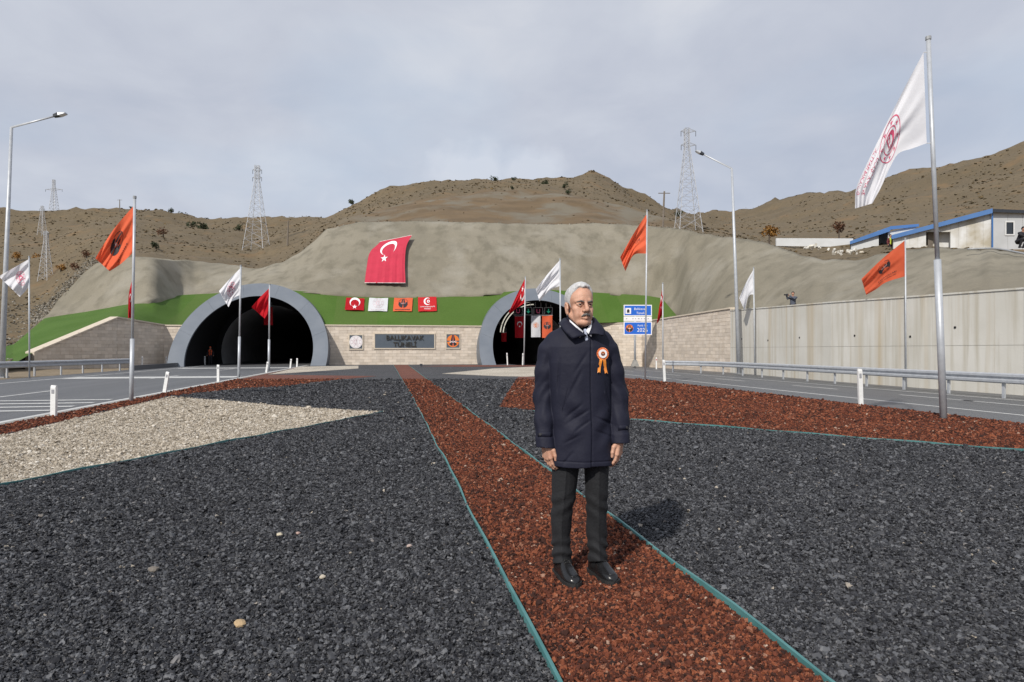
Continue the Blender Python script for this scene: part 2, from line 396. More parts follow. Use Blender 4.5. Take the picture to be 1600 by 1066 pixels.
redl = [W(-400, 776), W(0, 682), W(140, 649.7), W(265, 620.3), W(380, 607.5), W(437, 605), W(550, 591.6), W(590, 588), W(550, 587.5), W(417, 585.6), W(466, 573.4),
        (U_L+.01, 50), (U_L+.01, 2)]
add_bed('red_gravel_verge', redl, M['gred'], .008)
add_bed('beige_gravel_wedge', [W(417, 585.4), W(466, 573.2), W(560, 571.6), W(560, 576)], M['gbeige'], .004)
redr = [W(780, 637), W(985, 657), W(1600, 706), W(2200, 754), (U_R-.01, 3.5), (U_R-.01, 35), (6.5, 32)]
add_bed('red_gravel_wedge', redr, M['gred'], .004)
add_bed('beige_gravel_wedge', [W(690, 584), W(770, 576), W(834, 573.2), W(890, 573.2), W(890, 590), W(780, 588)], M['gbeige'], .004)
add_bed('red_gravel_wedge', [W(655, 572.5), W(720, 570.6), W(900, 571.2), W(900, 573), W(730, 573.4)], M['gred'], .008)
# left carriageway
mb = MB(); mb.quad((-17.6, -30, Z_L), (U_L-.3, -30, Z_L), (U_L-.3, 62, Z_L), (-18.2, 62, Z_L)); mb.quad((-18.2, 62, Z_L), (U_L+.3, 62, Z_L), (U_L+.3, 140, Z_L), (-18.2, 140, Z_L))
struct('road', mb, M['asphalt'])
mb = MB(); mb.hexa([Vector((U_L-.32, -30, -.3)), Vector((U_L-.001, -30, -.3)), Vector((U_L-.001, 61, -.3)), Vector((U_L-.32, 61, -.3))],
                   [Vector((U_L-.32, -30, -.012)), Vector((U_L-.001, -30, -.012)), Vector((U_L-.001, 61, -.012)), Vector((U_L-.32, 61, -.012))])
struct('kerb', mb, M['kerb'])
def marks(z, specs, name='road_marking'):
    mb = MB()
    for (u0, v0, u1, v1) in specs: mb.quad((u0, v0, z), (u1, v0, z), (u1, v1, z), (u0, v1, z))
    return struct(name, mb, M['paint'])
ln = [(-7.5, -20, -7.33, 62), (-16.05, -20, -15.9, 62)]
ln += [(-11.5, v, -11.36, v+4.4) for v in (-8, 5.5, 20.4, 34, 47)]
marks(Z_L+.004, ln)
marks(Z_L+.008, [(-15.7, v, -7.7, v+.3) for v in (16.5, 17.6, 18.7, 19.8)]+[(-15.7, 34.6, -7.7, 36.6), (-15.7, 52, -7.7, 54)])
# right carriageway
mb = MB(); mb.quad((U_R+.3, -30, Z_R), (24.2, -30, Z_R), (24.2, 66, Z_R), (U_R+.3, 66, Z_R)); mb.quad((9, 66, Z_R), (21, 66, Z_R), (21, 140, Z_R), (9, 140, Z_R))
struct('road', mb, M['asphalt'])
marks(Z_R+.004, [(15.45, -20, 15.6, 62), (19.95, -20, 20.08, 50)]+[(18.2, v, 18.34, v+3) for v in (-6, 4, 10.5, 14.6, 17.2, 23.5, 30.5, 38, 46)])
# left verge of bare soil between the road and the hillside
mb = MB(); rows = []
for j in range(34):
    v = -24+2.35*j; row = []
    for i in range(12):
        u = -17.55-i*1.6
        row.append(Vector((u, v, -.06+(i > 0)*(.02*i*i*.35+.12*noise.noise(Vector((u*.5, v*.5, 3)))))))
    rows.append(row)
mb.grid(rows); struct('soil_verge', mb, M['soil'], True)

# ------------------------------------------------------------------ loose stones
def in_poly(p, x, y):
    r = np.zeros(len(x), bool); n = len(p)
    for i in range(n):
        x0, y0 = p[i]; x1, y1 = p[(i+1) % n]
        c = ((y0 > y) != (y1 > y)); xx = (x1-x0)*(y-y0)/(y1-y0+1e-12)+x0
        r ^= c & (x < xx)
    return r
def stone_mat(name, cols, rough):
    m = bpy.data.materials.new(name); m.use_nodes = True; nt = m.node_tree; b = nt.nodes['Principled BSDF']
    at = nt.nodes.new('ShaderNodeAttribute'); at.attribute_type = 'INSTANCER'; at.attribute_name = 'tone'
    r = nt.nodes.new('ShaderNodeValToRGB'); e = r.color_ramp.elements
    while len(e) < len(cols): e.new(.5)
    for el, (p, c) in zip(e, cols): el.position = p; el.color = (*c, 1)
    nt.links.new(at.outputs['Fac'], r.inputs[0]); nt.links.new(r.outputs[0], b.inputs['Base Color']); b.inputs['Roughness'].default_value = rough
    b.inputs['Specular IOR Level'].default_value = .35
    return m
def scatter(name, pts, size, tone, m, flat=.5, rough_amt=.55, tilt=.5, label=None, nvar=5, sub=2):
    me = bpy.data.meshes.new(name); me.vertices.add(len(pts)); me.vertices.foreach_set('co', np.asarray(pts, np.float32).ravel())
    for k, d in (('size', size), ('tone', tone)):
        a = me.attributes.new(k, 'FLOAT', 'POINT'); a.data.foreach_set('value', np.asarray(d, np.float32))
    o = bpy.data.objects.new(name, me); link(o); tag(o, label, kind='stuff')
    ng = bpy.data.node_groups.new(name+'_scatter', 'GeometryNodeTree'); N = ng.nodes.new; L = ng.links.new
    ng.interface.new_socket('Geometry', in_out='INPUT', socket_type='NodeSocketGeometry'); ng.interface.new_socket('Geometry', in_out='OUTPUT', socket_type='NodeSocketGeometry')
    gi = N('NodeGroupInput'); go = N('NodeGroupOutput'); ip = N('GeometryNodeInstanceOnPoints'); join = N('GeometryNodeJoinGeometry')
    for k in range(nvar):
        ico = N('GeometryNodeMeshIcoSphere'); ico.inputs['Radius'].default_value = .5; ico.inputs['Subdivisions'].default_value = sub
        sp = N('GeometryNodeSetPosition'); nz = N('ShaderNodeTexNoise'); nz.inputs['Scale'].default_value = 1.9; nz.inputs['Detail'].default_value = 1
        po = N('GeometryNodeInputPosition'); va = N('ShaderNodeVectorMath'); va.operation = 'ADD'; va.inputs[1].default_value = (k*7.3+1, k*3.1, k*5.7)
        L(po.outputs[0], va.inputs[0]); L(va.outputs[0], nz.inputs['Vector'])
        sb = N('ShaderNodeVectorMath'); sb.operation = 'SUBTRACT'; L(nz.outputs['Color'], sb.inputs[0]); sb.inputs[1].default_value = (.5, .5, .5)
        ms = N('ShaderNodeVectorMath'); ms.operation = 'SCALE'; L(sb.outputs[0], ms.inputs[0]); ms.inputs['Scale'].default_value = rough_amt*2
        L(ico.outputs[0], sp.inputs['Geometry']); L(ms.outputs[0], sp.inputs['Offset'])
        tr = N('GeometryNodeTransform'); tr.inputs['Scale'].default_value = (1.15, .8+.08*(k % 3), flat*(.85+.1*(k % 4))); L(sp.outputs[0], tr.inputs['Geometry'])
        sm = N('GeometryNodeSetMaterial'); sm.inputs['Material'].default_value = m; L(tr.outputs[0], sm.inputs['Geometry'])
        g2 = N('GeometryNodeGeometryToInstance'); L(sm.outputs[0], g2.inputs[0]); L(g2.outputs[0], join.inputs[0])
    L(gi.outputs[0], ip.inputs['Points']); L(join.outputs[0], ip.inputs['Instance']); ip.inputs['Pick Instance'].default_value = True
    rv = N('FunctionNodeRandomValue'); rv.data_type = 'FLOAT_VECTOR'; rv.inputs[0].default_value = (-tilt, -tilt, 0); rv.inputs[1].default_value = (tilt, tilt, 6.283)
    L(rv.outputs[0], ip.inputs['Rotation'])
    na = N('GeometryNodeInputNamedAttribute'); na.data_type = 'FLOAT'; na.inputs['Name'].default_value = 'size'; L(na.outputs[0], ip.inputs['Scale'])
    L(ip.outputs[0], go.inputs[0]); md = o.modifiers.new('scatter', 'NODES'); md.node_group = ng
    return o
def stones():
    S = {k: [] for k in ('d', 'r', 'b')}
    for d0, d1, dens, sz in ((1.3, 4.2, 9000, .0134), (4.2, 7.5, 5600, .0162), (7.5, 12, 2900, .0208), (12, 18, 1100, .0285), (18, 24, 430, .038), (24, 30, 200, .042)):
        n = int(dens*.5*(d1*d1-d0*d0)*1.85); d = np.sqrt(rng.uniform(d0*d0, d1*d1, n)); a = rng.uniform(-.925, .925, n)
        x = d*(FW.x+a*RT.x); y = d*(FW.y+a*RT.y); ok = (x > U_L+.02) & (x < U_R+.3); x, y = x[ok], y[ok]
        red = np.zeros(len(x), bool); bei = np.zeros(len(x), bool)
        for p in BEDS[M['gred']]: red |= in_poly(p, x, y)
        for p in BEDS[M['gbeige']]: bei |= in_poly(p, x, y)
        bei &= ~red
        sc = sz*rng.lognormal(0, .33, len(x))
        for k, msk in (('d', ~red & ~bei), ('r', red), ('b', bei)):
            f = {'d': 1.0, 'r': 1.0, 'b': 1.0}[k]; s = sc[msk]*f
            z = .004+rng.uniform(0, .7, len(s))*s*.55-(np.maximum(x[msk]-U_R, 0)*.45)
            S[k].append(np.stack([x[msk], y[msk], z, s, rng.uniform(0, 1, len(s))], 1))
    for k in S: S[k] = np.concatenate(S[k])
    t = S['d'][:, 4]; b = rng.uniform(0, 1, len(t)) < .0022; t = np.where(b, .97+.03*t, t*.955)
    scatter('dark_gravel', S['d'][:, :3], S['d'][:, 3], t, stone_mat('slate_chip', [(0, (.009, .0092, .0115)), (.3, (.024, .0245, .029)), (.65, (.055, .0562, .062)), (.94, (.122, .125, .134)), (.965, (.19, .172, .16)), (1, (.4, .35, .28))], .55), .48, .75, .85, label='loose dark slate chips covering the median')
    t = S['r'][:, 4]; b = rng.uniform(0, 1, len(t)) < .012; t = np.where(b, .965+.035*t, t*.955)
    scatter('red_gravel', S['r'][:, :3], S['r'][:, 3], t, stone_mat('lava_stone', [(0, (.022, .01, .008)), (.25, (.052, .0155, .0085)), (.6, (.128, .034, .0165)), (.9, (.24, .075, .034)), (.96, (.26, .12, .075)), (1, (.42, .33, .26))], .9), .75, .6, 1.2, label='loose red lava stones in the strips and wedges')
    scatter('beige_gravel', S['b'][:, :3], S['b'][:, 3], S['b'][:, 4], stone_mat('lime_chip', [(0, (.21, .175, .135)), (.4, (.385, .335, .265)), (.8, (.485, .43, .355)), (1, (.6, .56, .5))], .85), .6, .7, .7, label='loose beige limestone chips in the wedges')
stones()
# green plastic edging between the beds
def edging(pts, label):
    mb = MB(org=(pts[0][0], pts[0][1], 0)); L_, R_ = [], []
    for i, (x, y) in enumerate(pts):
        a = Vector(pts[max(i-1, 0)]); b = Vector(pts[min(i+1, len(pts)-1)]); t = (b-a).normalized(); n = Vector((-t.y, t.x))
        h = .034+.007*math.sin(i*1.3)+.004*math.sin(i*.37); w = .008; ln_ = .006*math.sin(i*.6)
        L_.append((x-n.x*w, y-n.y*w, h, n, ln_))
    rows = []
    for x, y, h, n, l in L_:
        x2, y2 = x+2*n.x*.008, y+2*n.y*.008
        rows.append([Vector((x, y, -.02)), Vector((x+n.x*l, y+n.y*l, h)), Vector((x2+n.x*l, y2+n.y*l, h)), Vector((x2, y2, -.02))])
    mb.grid(rows); o = mb.build('edging_strip', M['edging'], at_org=True); tag(o, label, 'edging')
def seg(a, b, n, k): return [(a[0]+(b[0]-a[0])*i/n+.012*math.sin(i*.9+k), a[1]+(b[1]-a[1])*i/n+.012*math.sin(i*.7+k)) for i in range(n+1)]
edging([(sl(v), v) for v in vs], 'green edging along the side of the red strip away from the man')
edging([(sr(v), v) for v in vs], 'green edging of the red strip running right behind the man\'s legs')
edging(seg(W(-400, 837), W(600, 645), 40, 0), 'green edging along the near side of the beige gravel wedge')
edging(seg(W(985, 657), W(2200, 754), 30, 1), 'green edging between the large red wedge and dark gravel by the tall pole')
edging(seg(W(832, 644), W(985, 657), 10, 2), 'short green edging of the red wedge just behind the man')

# ------------------------------------------------------------------ hills behind
TC = [(-900, 606, 26, 480, 88, 365, 190), (-300, 592, 30, 440, 95, 340, 200), (0, 572, 38, 420, 105, 330, 205), (40, 552, 46, 415, 108, 330, 205), (76, 499, 61, 410, 108, 329, 205),
 (110, 452, 65, 390, 110, 328, 205), (150, 415, 67.5, 375, 112, 325, 205), (208, 404, 67, 368, 115, 323, 210), (240, 407, 69, 371, 117, 329, 212), (270, 410, 74.5, 375, 120, 337, 215), (330, 414, 77.5, 380, 120, 347, 220),
 (400, 424, 77, 385, 118, 340, 230), (440, 416, 77, 372, 115, 339, 230), (470, 398, 78, 367, 115, 339, 235), (510, 363, 79, 352, 108, 342, 220), (550, 352, 79, 341, 105, 323, 195),
 (600, 351, 79, 324, 108, 300, 188), (650, 351, 78.5, 308, 110, 290, 185), (700, 351, 78, 300, 112, 287, 185), (760, 352, 79, 295, 112, 281, 185), (830, 354, 79.3, 297, 112, 278, 185),
 (880, 354, 79.8, 301, 110, 276, 185), (925, 353, 80, 309, 108, 269, 185), (960, 355, 79.6, 318, 107, 283, 187), (1000, 357, 79, 333, 103, 303, 192), (1050, 362, 75, 347, 98, 326, 210), (1090, 369, 69.5, 355, 95, 333, 280),
 (1140, 375, 63.5, 366, 90, 334, 340), (1200, 385, 58.5, 374, 80, 318, 300), (1270, 408, 50.5, 378, 70, 295, 250), (1340, 411, 46.5, 374, 64, 290, 220), (1400, 396, 42.5, 380, 56, 278, 200),
 (1460, 392, 39, 382, 54, 263, 190), (1540, 394, 35.5, 384, 53, 240, 175), (1600, 401, 33.5, 384, 52, 217, 170), (1750, 404, 28.5, 380, 54, 190, 165), (2300, 402, 24, 372, 50, 150, 160)]
TCA = np.array(TC, float); T_MID = .45
def terr(px, t):
    c = [np.interp(px, TCA[:, 0], TCA[:, k]) for k in range(1, 7)]
    if t <= T_MID: f = t/T_MID; return c[0]+(c[2]-c[0])*f, c[1]+(c[3]-c[1])*f
    f = min(1, (t-T_MID)/(1-T_MID)); return c[2]+(c[4]-c[2])*f, c[3]+(c[5]-c[3])*f
def terr_p(px, t):
    y, d = terr(px, min(t, 1)); p = P(px, y, d)
    if t > 1: e = (t-1)*160; p = P(px, y, d)+FW*e; p.z -= e*.35*min(1, (t-1)*4)
    f = min(1, t/.08)*(d/110); q = Vector((p.x, p.y, 0))
    n = noise.fractal(q*.028, 1, 2, 4)*1.5+abs(noise.noise(q*.06+Vector((9, 2, 0))))*1.5-.5+noise.fractal(q*.33, 1, 2, 3)*.42
    if 1060 < px < 1700 and t < T_MID: f *= .25
    p.z += n*f*.75; return p
def hill_t(px, py):
    ts = np.linspace(0, 1, 120); ys = np.array([terr(px, t)[0] for t in ts]); return float(np.interp(-py, -ys, ts))
def on_hill(px, py): return terr_p(px, hill_t(px, py))
pxs = np.concatenate([np.arange(-900, 0, 20), np.arange(0, 1600, 7), np.arange(1600, 2301, 20)])
ts = list(np.linspace(0, T_MID, 26))+list(np.linspace(T_MID, 1, 40))[1:]+[1.03, 1.08, 1.2, 1.5, 2.2]
mb = MB(); mb.grid([[terr_p(float(px), float(t)) for px in pxs] for t in ts]); hill = struct('hillside', mb, M['hill'], True)
at = hill.data.attributes.new('cut', 'FLOAT', 'POINT')
def cutv(px, t):
    a = max(0, min(1, (px-515)/60))*max(0, min(1, (1085-px)/70)); e = T_MID*(1.02+.05*noise.noise(Vector((px*.02, 0, 0)))); return a*max(0, min(1, (e-t)/.035))
at.data.foreach_set('value', [cutv(px, t) for t in ts for px in pxs])
# dry tufts and scrub on the slopes
sp = []; ssz = []; stn = []
for _ in range(19000):
    px = random.uniform(-500, 1900); t = random.random()**.8
    if cutv(px, t) > .3 and random.random() < .88: continue
    if noise.noise(Vector((px*.012, t*6, 0))) < -.12 and random.random() < .7: continue
    if 1180 < px < 2000 and t < T_MID and random.random() < .8: continue
    p = terr_p(px, t); sp.append(p); s = random.uniform(.18, .5)*(.55+.45*t)*random.choice((.7, 1, 1, 1.5)); ssz.append(s); stn.append(random.random())
scatter('dry_scrub', sp, ssz, stn, stone_mat('dry_scrub', [(0, (.062, .05, .026)), (.3, (.085, .065, .034)), (.6, (.112, .083, .045)), (.9, (.15, .112, .062)), (1, (.19, .125, .045))], .95), .45, .8, .3, label='dry tufts and low scrub over the brown slopes')

# ------------------------------------------------------------------ sprayed concrete slope above the portals
SCN = [(66, 502, 59.5, 497, 60.5), (76, 499, 60, 490, 61.5), (92, 494, 60.5, 468, 63.5), (110, 491, 60.7, 447, 65), (150, 489, 60, 411, 67), (208, 476, 59.5, 401, 66.3), (232, 470, 59.3, 402, 66.3), (243, 468, 60, 403, 67), (262, 466, 63, 405, 70), (285, 464, 67, 406.5, 74), (305, 464, 67.3, 408, 76.5), (340, 462, 66.2, 411, 77),
 (400, 460, 63.5, 420, 73.5), (440, 458, 63.6, 411, 74), (470, 457, 63.8, 394, 75), (510, 460, 64, 359, 76.5), (560, 463, 64.5, 347, 77), (650, 465, 65.2, 346, 77.5), (760, 461, 66, 348, 77.5), (850, 459, 67.5, 351, 78), (930, 460, 68.5, 349, 78.5),
 (1000, 464, 68.6, 352, 77.5), (1030, 468, 67, 355, 75.5), (1058, 496, 62.5, 358, 72.5), (1080, 500, 57.5, 361, 69), (1100, 498, 54.5, 365, 67.5), (1140, 494, 49, 370, 62.8), (1200, 490, 43, 380, 57.8), (1270, 485, 37.6, 404, 50), (1340, 479, 33.4, 407, 46), (1400, 475, 30.3, 391.5, 42), (1460, 471, 27.8, 387.5, 38.5), (1540, 466, 25.3, 389.5, 35), (1600, 462, 23.6, 396.5, 33), (1750, 452, 20.4, 399, 28), (2200, 430, 15, 396, 23)]
SA = np.array(SCN, float); NR = 26; mb = MB(); rows = [[] for _ in range(NR+4)]
spx = np.concatenate([np.arange(66, 1600, 5), np.arange(1600, 2201, 25)])
def shot_p(px, f):
    yb, db, yt, dt = [np.interp(px, SA[:, 0], SA[:, k]) for k in range(1, 5)]
    ff = f
    if px > 1120:                                   # level bench behind the wall top before the slope rises
        k = min(1, (px-1120)/80); ff = (1-k)*f+k*max(0, (f-.16)/.84)
    y = yb+(yt-yb)*ff; d = db+(dt-db)*(f*(1-.12*math.sin(math.pi*f)))
    p = P(px, y, d)
    q = Vector((p.x*.16, p.y*.16, p.z*.2)); n = noise.fractal(q, 1, 2, 3)*.42+noise.noise(q*4)*.08
    n *= .8; n += 1.1*math.exp(-((px-1118+100*(1-f))/26)**2)*min(1, 2*f)-.9*math.exp(-((px-1060+70*(1-f))/24)**2)
    p += FW*n*min(1, 4*f+.15)*min(1, 5*(1-f)+.35); p.z += .16*noise.noise(Vector((px*.05, 0, 4)))*f
    return p
for px in spx:
    low = shot_p(float(px), 0); dr = .03 if 315 < px < 500 or 755 < px < 962 else 1.0; rows[0].append(low+FW*.9+Vector((0, 0, -2.6*dr))); rows[1].append(low+FW*.25+Vector((0, 0, -.5*dr)))
    for j in range(NR): rows[j+2].append(shot_p(float(px), j/(NR-1)))
    top = rows[NR+1][-1]; rows[NR+2].append(top+FW*.35+Vector((0, 0, -.05))); rows[NR+3].append(top+FW*.6+Vector((0, 0, -1.2)))
mb.grid(rows); struct('shotcrete_slope', mb, M['shot'], True)
def shot_at(px, py):
    fs = np.linspace(0, 1, 80); ys = np.array([PX(shot_p(px, f))[1] for f in fs]); return shot_p(px, float(np.interp(-py, -ys, fs)))

rb, rs, rt = [], [], []
for _ in range(2600):
    e = random.random()
    if e < .6: px = 62+100*random.random()**1.3; f = random.gauss(0, .12); p = on_hill(px-abs(random.gauss(0, 10))-2, min(548, 505-(px-66)*1.1+random.gauss(0, 9))); s = random.uniform(.08, .34)
    elif e < .8: px = random.uniform(500, 1240); p = shot_p(px, 1)+FW*random.uniform(.1, .8)+Vector((0, 0, .05)); s = random.uniform(.06, .22)
    else: px = random.uniform(-10, 70); p = on_hill(px, random.uniform(455, 562)); s = random.uniform(.06, .3)
    rb.append(p); rs.append(s); rt.append(random.random())
scatter('rubble', rb, rs, rt, stone_mat('grey_rubble', [(0, (.11, .1, .08)), (.5, (.2, .18, .145)), (1, (.33, .31, .27))], .95), .6, .8, .6, label='broken rock and rubble along the edges of the sprayed concrete')
# ------------------------------------------------------------------ tunnel portals
RO, RI, CZ = 6.52, 5.24, 1.18; V0, SLOPE = 58.1, .78
def arch(uc, r, n=56, zb=-.3):
    a0 = math.asin((zb-CZ)/r); return [(uc+r*math.cos(a), CZ+r*math.sin(a)) for a in [math.pi-a0-(math.pi-2*a0)*i/n for i in range(n+1)]]
def vf(z): return V0+SLOPE*max(z, -.3)
def portal(uc, label, zb):
    t = thing('tunnel_portal', label, 'tunnel portal', (uc, V0, zb)); org = (uc, V0, zb)
    o_, i_ = arch(uc, RO, zb=zb-.05), arch(uc, RI, zb=zb-.05); l_ = arch(uc, 4.75, zb=zb-.05)
    # front ring built of cladding panels with fine open joints
    n = 56; pan = [(0, 8), (8, 16), (16, 24), (24, 32), (32, 40), (40, 48), (48, 56)]
    for a, b in pan:
        mb = MB(org); rows = []
        for k in range(a, b+1):
            e = .0018 if k == a else -.0018 if k == b else 0
            def pt(ring, dv):
                x, z = ring[k]
                if e: x2, z2 = ring[k+(1 if k == a else -1)]; x += (x2-x)*.012; z += (z2-z)*.012
                return Vector((x, vf(z)+dv, z))
            rows.append([pt(i_, .35), pt(i_, 0), pt(o_, 0), pt(o_, .35)])
        mb.grid(rows); mb.add(rows[0], [(0, 1, 2, 3)]); mb.add(rows[-1], [(3, 2, 1, 0)]); mb.build('ring_panel', M['ring'], t)
    mb = MB(org); mb.grid([[Vector((x, vf(z)+.3, z)), Vector((x, 76, z))] for x, z in o_]); mb.build('hood_shell', M['ring'], t, True)
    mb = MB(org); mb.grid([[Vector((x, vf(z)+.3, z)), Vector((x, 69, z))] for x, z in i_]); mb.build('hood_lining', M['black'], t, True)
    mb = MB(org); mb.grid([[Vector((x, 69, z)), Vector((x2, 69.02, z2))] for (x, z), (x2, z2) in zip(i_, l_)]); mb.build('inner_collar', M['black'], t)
    mb = MB(org); mb.grid([[Vector((x, v, z)) for v in (69, 80, 100, 139)] for x, z in l_]); mb.build('bore_lining', M['lining'], t, True)
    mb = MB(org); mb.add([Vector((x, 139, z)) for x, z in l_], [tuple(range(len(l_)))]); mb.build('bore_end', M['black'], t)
    return t
UCL, UCR = -11.8, 14.85
portal(UCL, 'grey horseshoe tunnel mouth on the side of the zebra striped road, red flag before it', -.03)
portal(UCR, 'grey horseshoe tunnel mouth behind the man with banners hung inside', -.25)

# ------------------------------------------------------------------ facade and wing walls clad in stone
def tiled(t, a, b, z0, za, zb, tw=.75, th=.27, thick=.035, jw=.012, out=1):
    """courses of stone between plan points a,b; top slopes from za to zb; tiles proud of a mortar core"""
    a, b = Vector((*a, 0)), Vector((*b, 0)); L_ = (b-a).length; d = (b-a)/L_; n = Vector((d.y, -d.x, 0))*out
    org = t.location
    core = MB(org); up = Vector((0, 0, 1))
    core.hexa([a+up*z0, b+up*z0, b-n*.5+up*z0, a-n*.5+up*z0], [a+up*za, b+up*zb, b-n*.5+up*zb, a-n*.5+up*za]); core.build('wall_core', M['joint'], t)
    mb = MB(org); r = 0; z = z0
    while z < max(za, zb)-.02:
        x = -tw*.5*(r % 2)
        while x < L_:
            x0, x1 = max(0, x)+jw/2, min(L_, x+tw)-jw/2
            if x1-x0 > .03:
                zt0 = min(z+th-jw, za+(zb-za)*x0/L_-.005); zt1 = min(z+th-jw, za+(zb-za)*x1/L_-.005)
                if zt0 > z+.02 or zt1 > z+.02:
                    zt0, zt1 = max(zt0, z+.004), max(zt1, z+.004); p = thick*random.uniform(.8, 1.15)
                    q = [a+d*x0+up*z, a+d*x1+up*z, a+d*x1+up*zt1, a+d*x0+up*zt0]
                    f = [v+n*p for v in q]; c = [v-n*.002 for v in q]
                    mb.add(f+c, [(0, 1, 2, 3), (0, 4, 5, 1), (2, 6, 7, 3), (1, 5, 6, 2), (3, 7, 4, 0)])
            x += tw
        z += th; r += 1
    o = mb.build('stone_tiles', M['stone'], t); o['kind'] = 'stuff'
    c = MB(org); cw = .12
    c.hexa([a+n*cw+up*za, b+n*cw+up*zb, b-n*.62+up*zb, a-n*.62+up*za], [a+n*cw+up*(za+.11), b+n*cw+up*(zb+.11), b-n*.62+up*(zb+.11), a-n*.62+up*(za+.11)])
    c.build('coping', M['coping'], t)
VF = 61.3
t = thing('facade_wall', 'beige stone wall between the two tunnel mouths carrying the nameplate', 'stone wall', (1.4, VF, 0)); tiled(t, (-6.0, VF), (9.05, VF), -.3, 3.62, 3.62)
t = thing('facade_wall', 'narrow beige wall strip beside the brown shaded wing wall', 'stone wall', (-18.6, VF, 0)); tiled(t, (-19.45, VF), (-17.6, VF), -.3, 3.5, 3.5)
t = thing('facade_wall', 'beige stone wall strip behind the blue road sign', 'stone wall', (22, VF, 0))
wr0 = P(1003, 560, 64.5); tiled(t, (21.0, VF+1.6), (wr0.x, wr0.y), -.31, 4.0, 4.1)
wr1 = P(1142, 560, 46.2)
t = thing('wing_wall', 'pale stone wing wall sloping up beside the narrow red flag', 'stone wall', (wr1.x, wr1.y, 0)); tiled(t, (wr0.x, wr0.y), (wr1.x, wr1.y), -.31, 4.15, 4.35)
wl0 = Vector((-19.45, VF)); wl1 = P(183, 560, 51.2); wl2 = P(58, 560, 44)
t = thing('wing_wall', 'shaded brown stone wing wall with a sloping pale coping beside the guardrail', 'stone wall', (wl2.x, wl2.y, 0))
tiled(t, (wl1.x, wl1.y), (wl0.x, wl0.y), -.31, 3.94, 3.52); tiled(t, (wl2.x, wl2.y), (wl1.x, wl1.y), -.31, 1.28, 3.94)
e = MB(t.location); dd = (Vector((wl1.x-wl2.x, wl1.y-wl2.y, 0))).normalized(); nn = Vector((dd.y, -dd.x, 0)); q = Vector((wl2.x, wl2.y, 0))
e.hexa([q+nn*.1-dd*.32+Vector((0, 0, -.3)), q+nn*.1-dd*.004+Vector((0, 0, -.3)), q-nn*.6-dd*.004+Vector((0, 0, -.3)), q-nn*.6-dd*.32+Vector((0, 0, -.3))],
       [q+nn*.1-dd*.32+Vector((0, 0, 1.25)), q+nn*.1-dd*.004+Vector((0, 0, 1.39)), q-nn*.6-dd*.004+Vector((0, 0, 1.39)), q-nn*.6-dd*.32+Vector((0, 0, 1.25))]); e.build('end_block', M['coping'], t)

# ------------------------------------------------------------------ concrete retaining wall along the far carriageway
rp = [wr1, P(1300, 560, 33.4), P(1440, 560, 27.4), P(1600, 560, 22.9), P(1900, 560, 17), P(2600, 560, 11)]
tops = [4.2, 3.84, 3.66, 3.55, 3.4, 3.2]
t = thing('retaining_wall', 'tall stained pale concrete retaining wall behind the guardrail', 'retaining wall', (rp[3].x, rp[3].y, 0)); org = t.location
for i in range(len(rp)-1):
    a, b = Vector((rp[i].x, rp[i].y, 0)), Vector((rp[i+1].x, rp[i+1].y, 0)); L_ = (b-a).length; d = (b-a)/L_; n = Vector((d.y, -d.x, 0)); up = Vector((0, 0, 1))
    mb = MB(org); mb.hexa([a+up*-.31, b+up*-.31, b-n*.45+up*-.31, a-n*.45+up*-.31], [a+up*tops[i], b+up*tops[i+1], b-n*.45+up*tops[i+1], a-n*.45+up*tops[i]]); mb.build('wall_core', M['conc_joint'], t)
    k = max(1, round(L_/1.25)); g = .004
    for j in range(k):
        x0, x1 = L_*j/k+g, L_*(j+1)/k-g; zt = lambda x: tops[i]+(tops[i+1]-tops[i])*x/L_
        for lo, hi0, hi1 in ((-.31, 1.55, 1.55), (1.562, zt(x0)-.004, zt(x1)-.004)):
            p = .03+random.uniform(-.0025, .0025); A, B = a+d*x0+n*p, a+d*x1+n*p
            mb = MB(org); mb.hexa([A+up*lo, B+up*lo, B-n*(p-.004)+up*lo, A-n*(p-.004)+up*lo], [A+up*hi0, B+up*hi1, B-n*(p-.004)+up*hi1, A-n*(p-.004)+up*hi0])
            mb.build('concrete_panel', M['conc'], t)
        if j % 3 == 1:
            q = a+d*(x0+x1)*.5+n*.036+up*(2.15+random.uniform(-.25, .25)); mb = MB(org); mb.tube([q-n*.03, q+n*.012], .055, 8); mb.build('weep_hole', M['hole'], t)
    mb = MB(org); w1, w2 = n*.07, n*-.5
    mb.hexa([a+w1+up*tops[i], b+w1+up*tops[i+1], b+w2+up*tops[i+1], a+w2+up*tops[i]], [a+w1+up*(tops[i]+.07), b+w1+up*(tops[i+1]+.07), b+w2+up*(tops[i+1]+.07), a+w2+up*(tops[i]+.07)]); mb.build('coping', M['conc'], t)

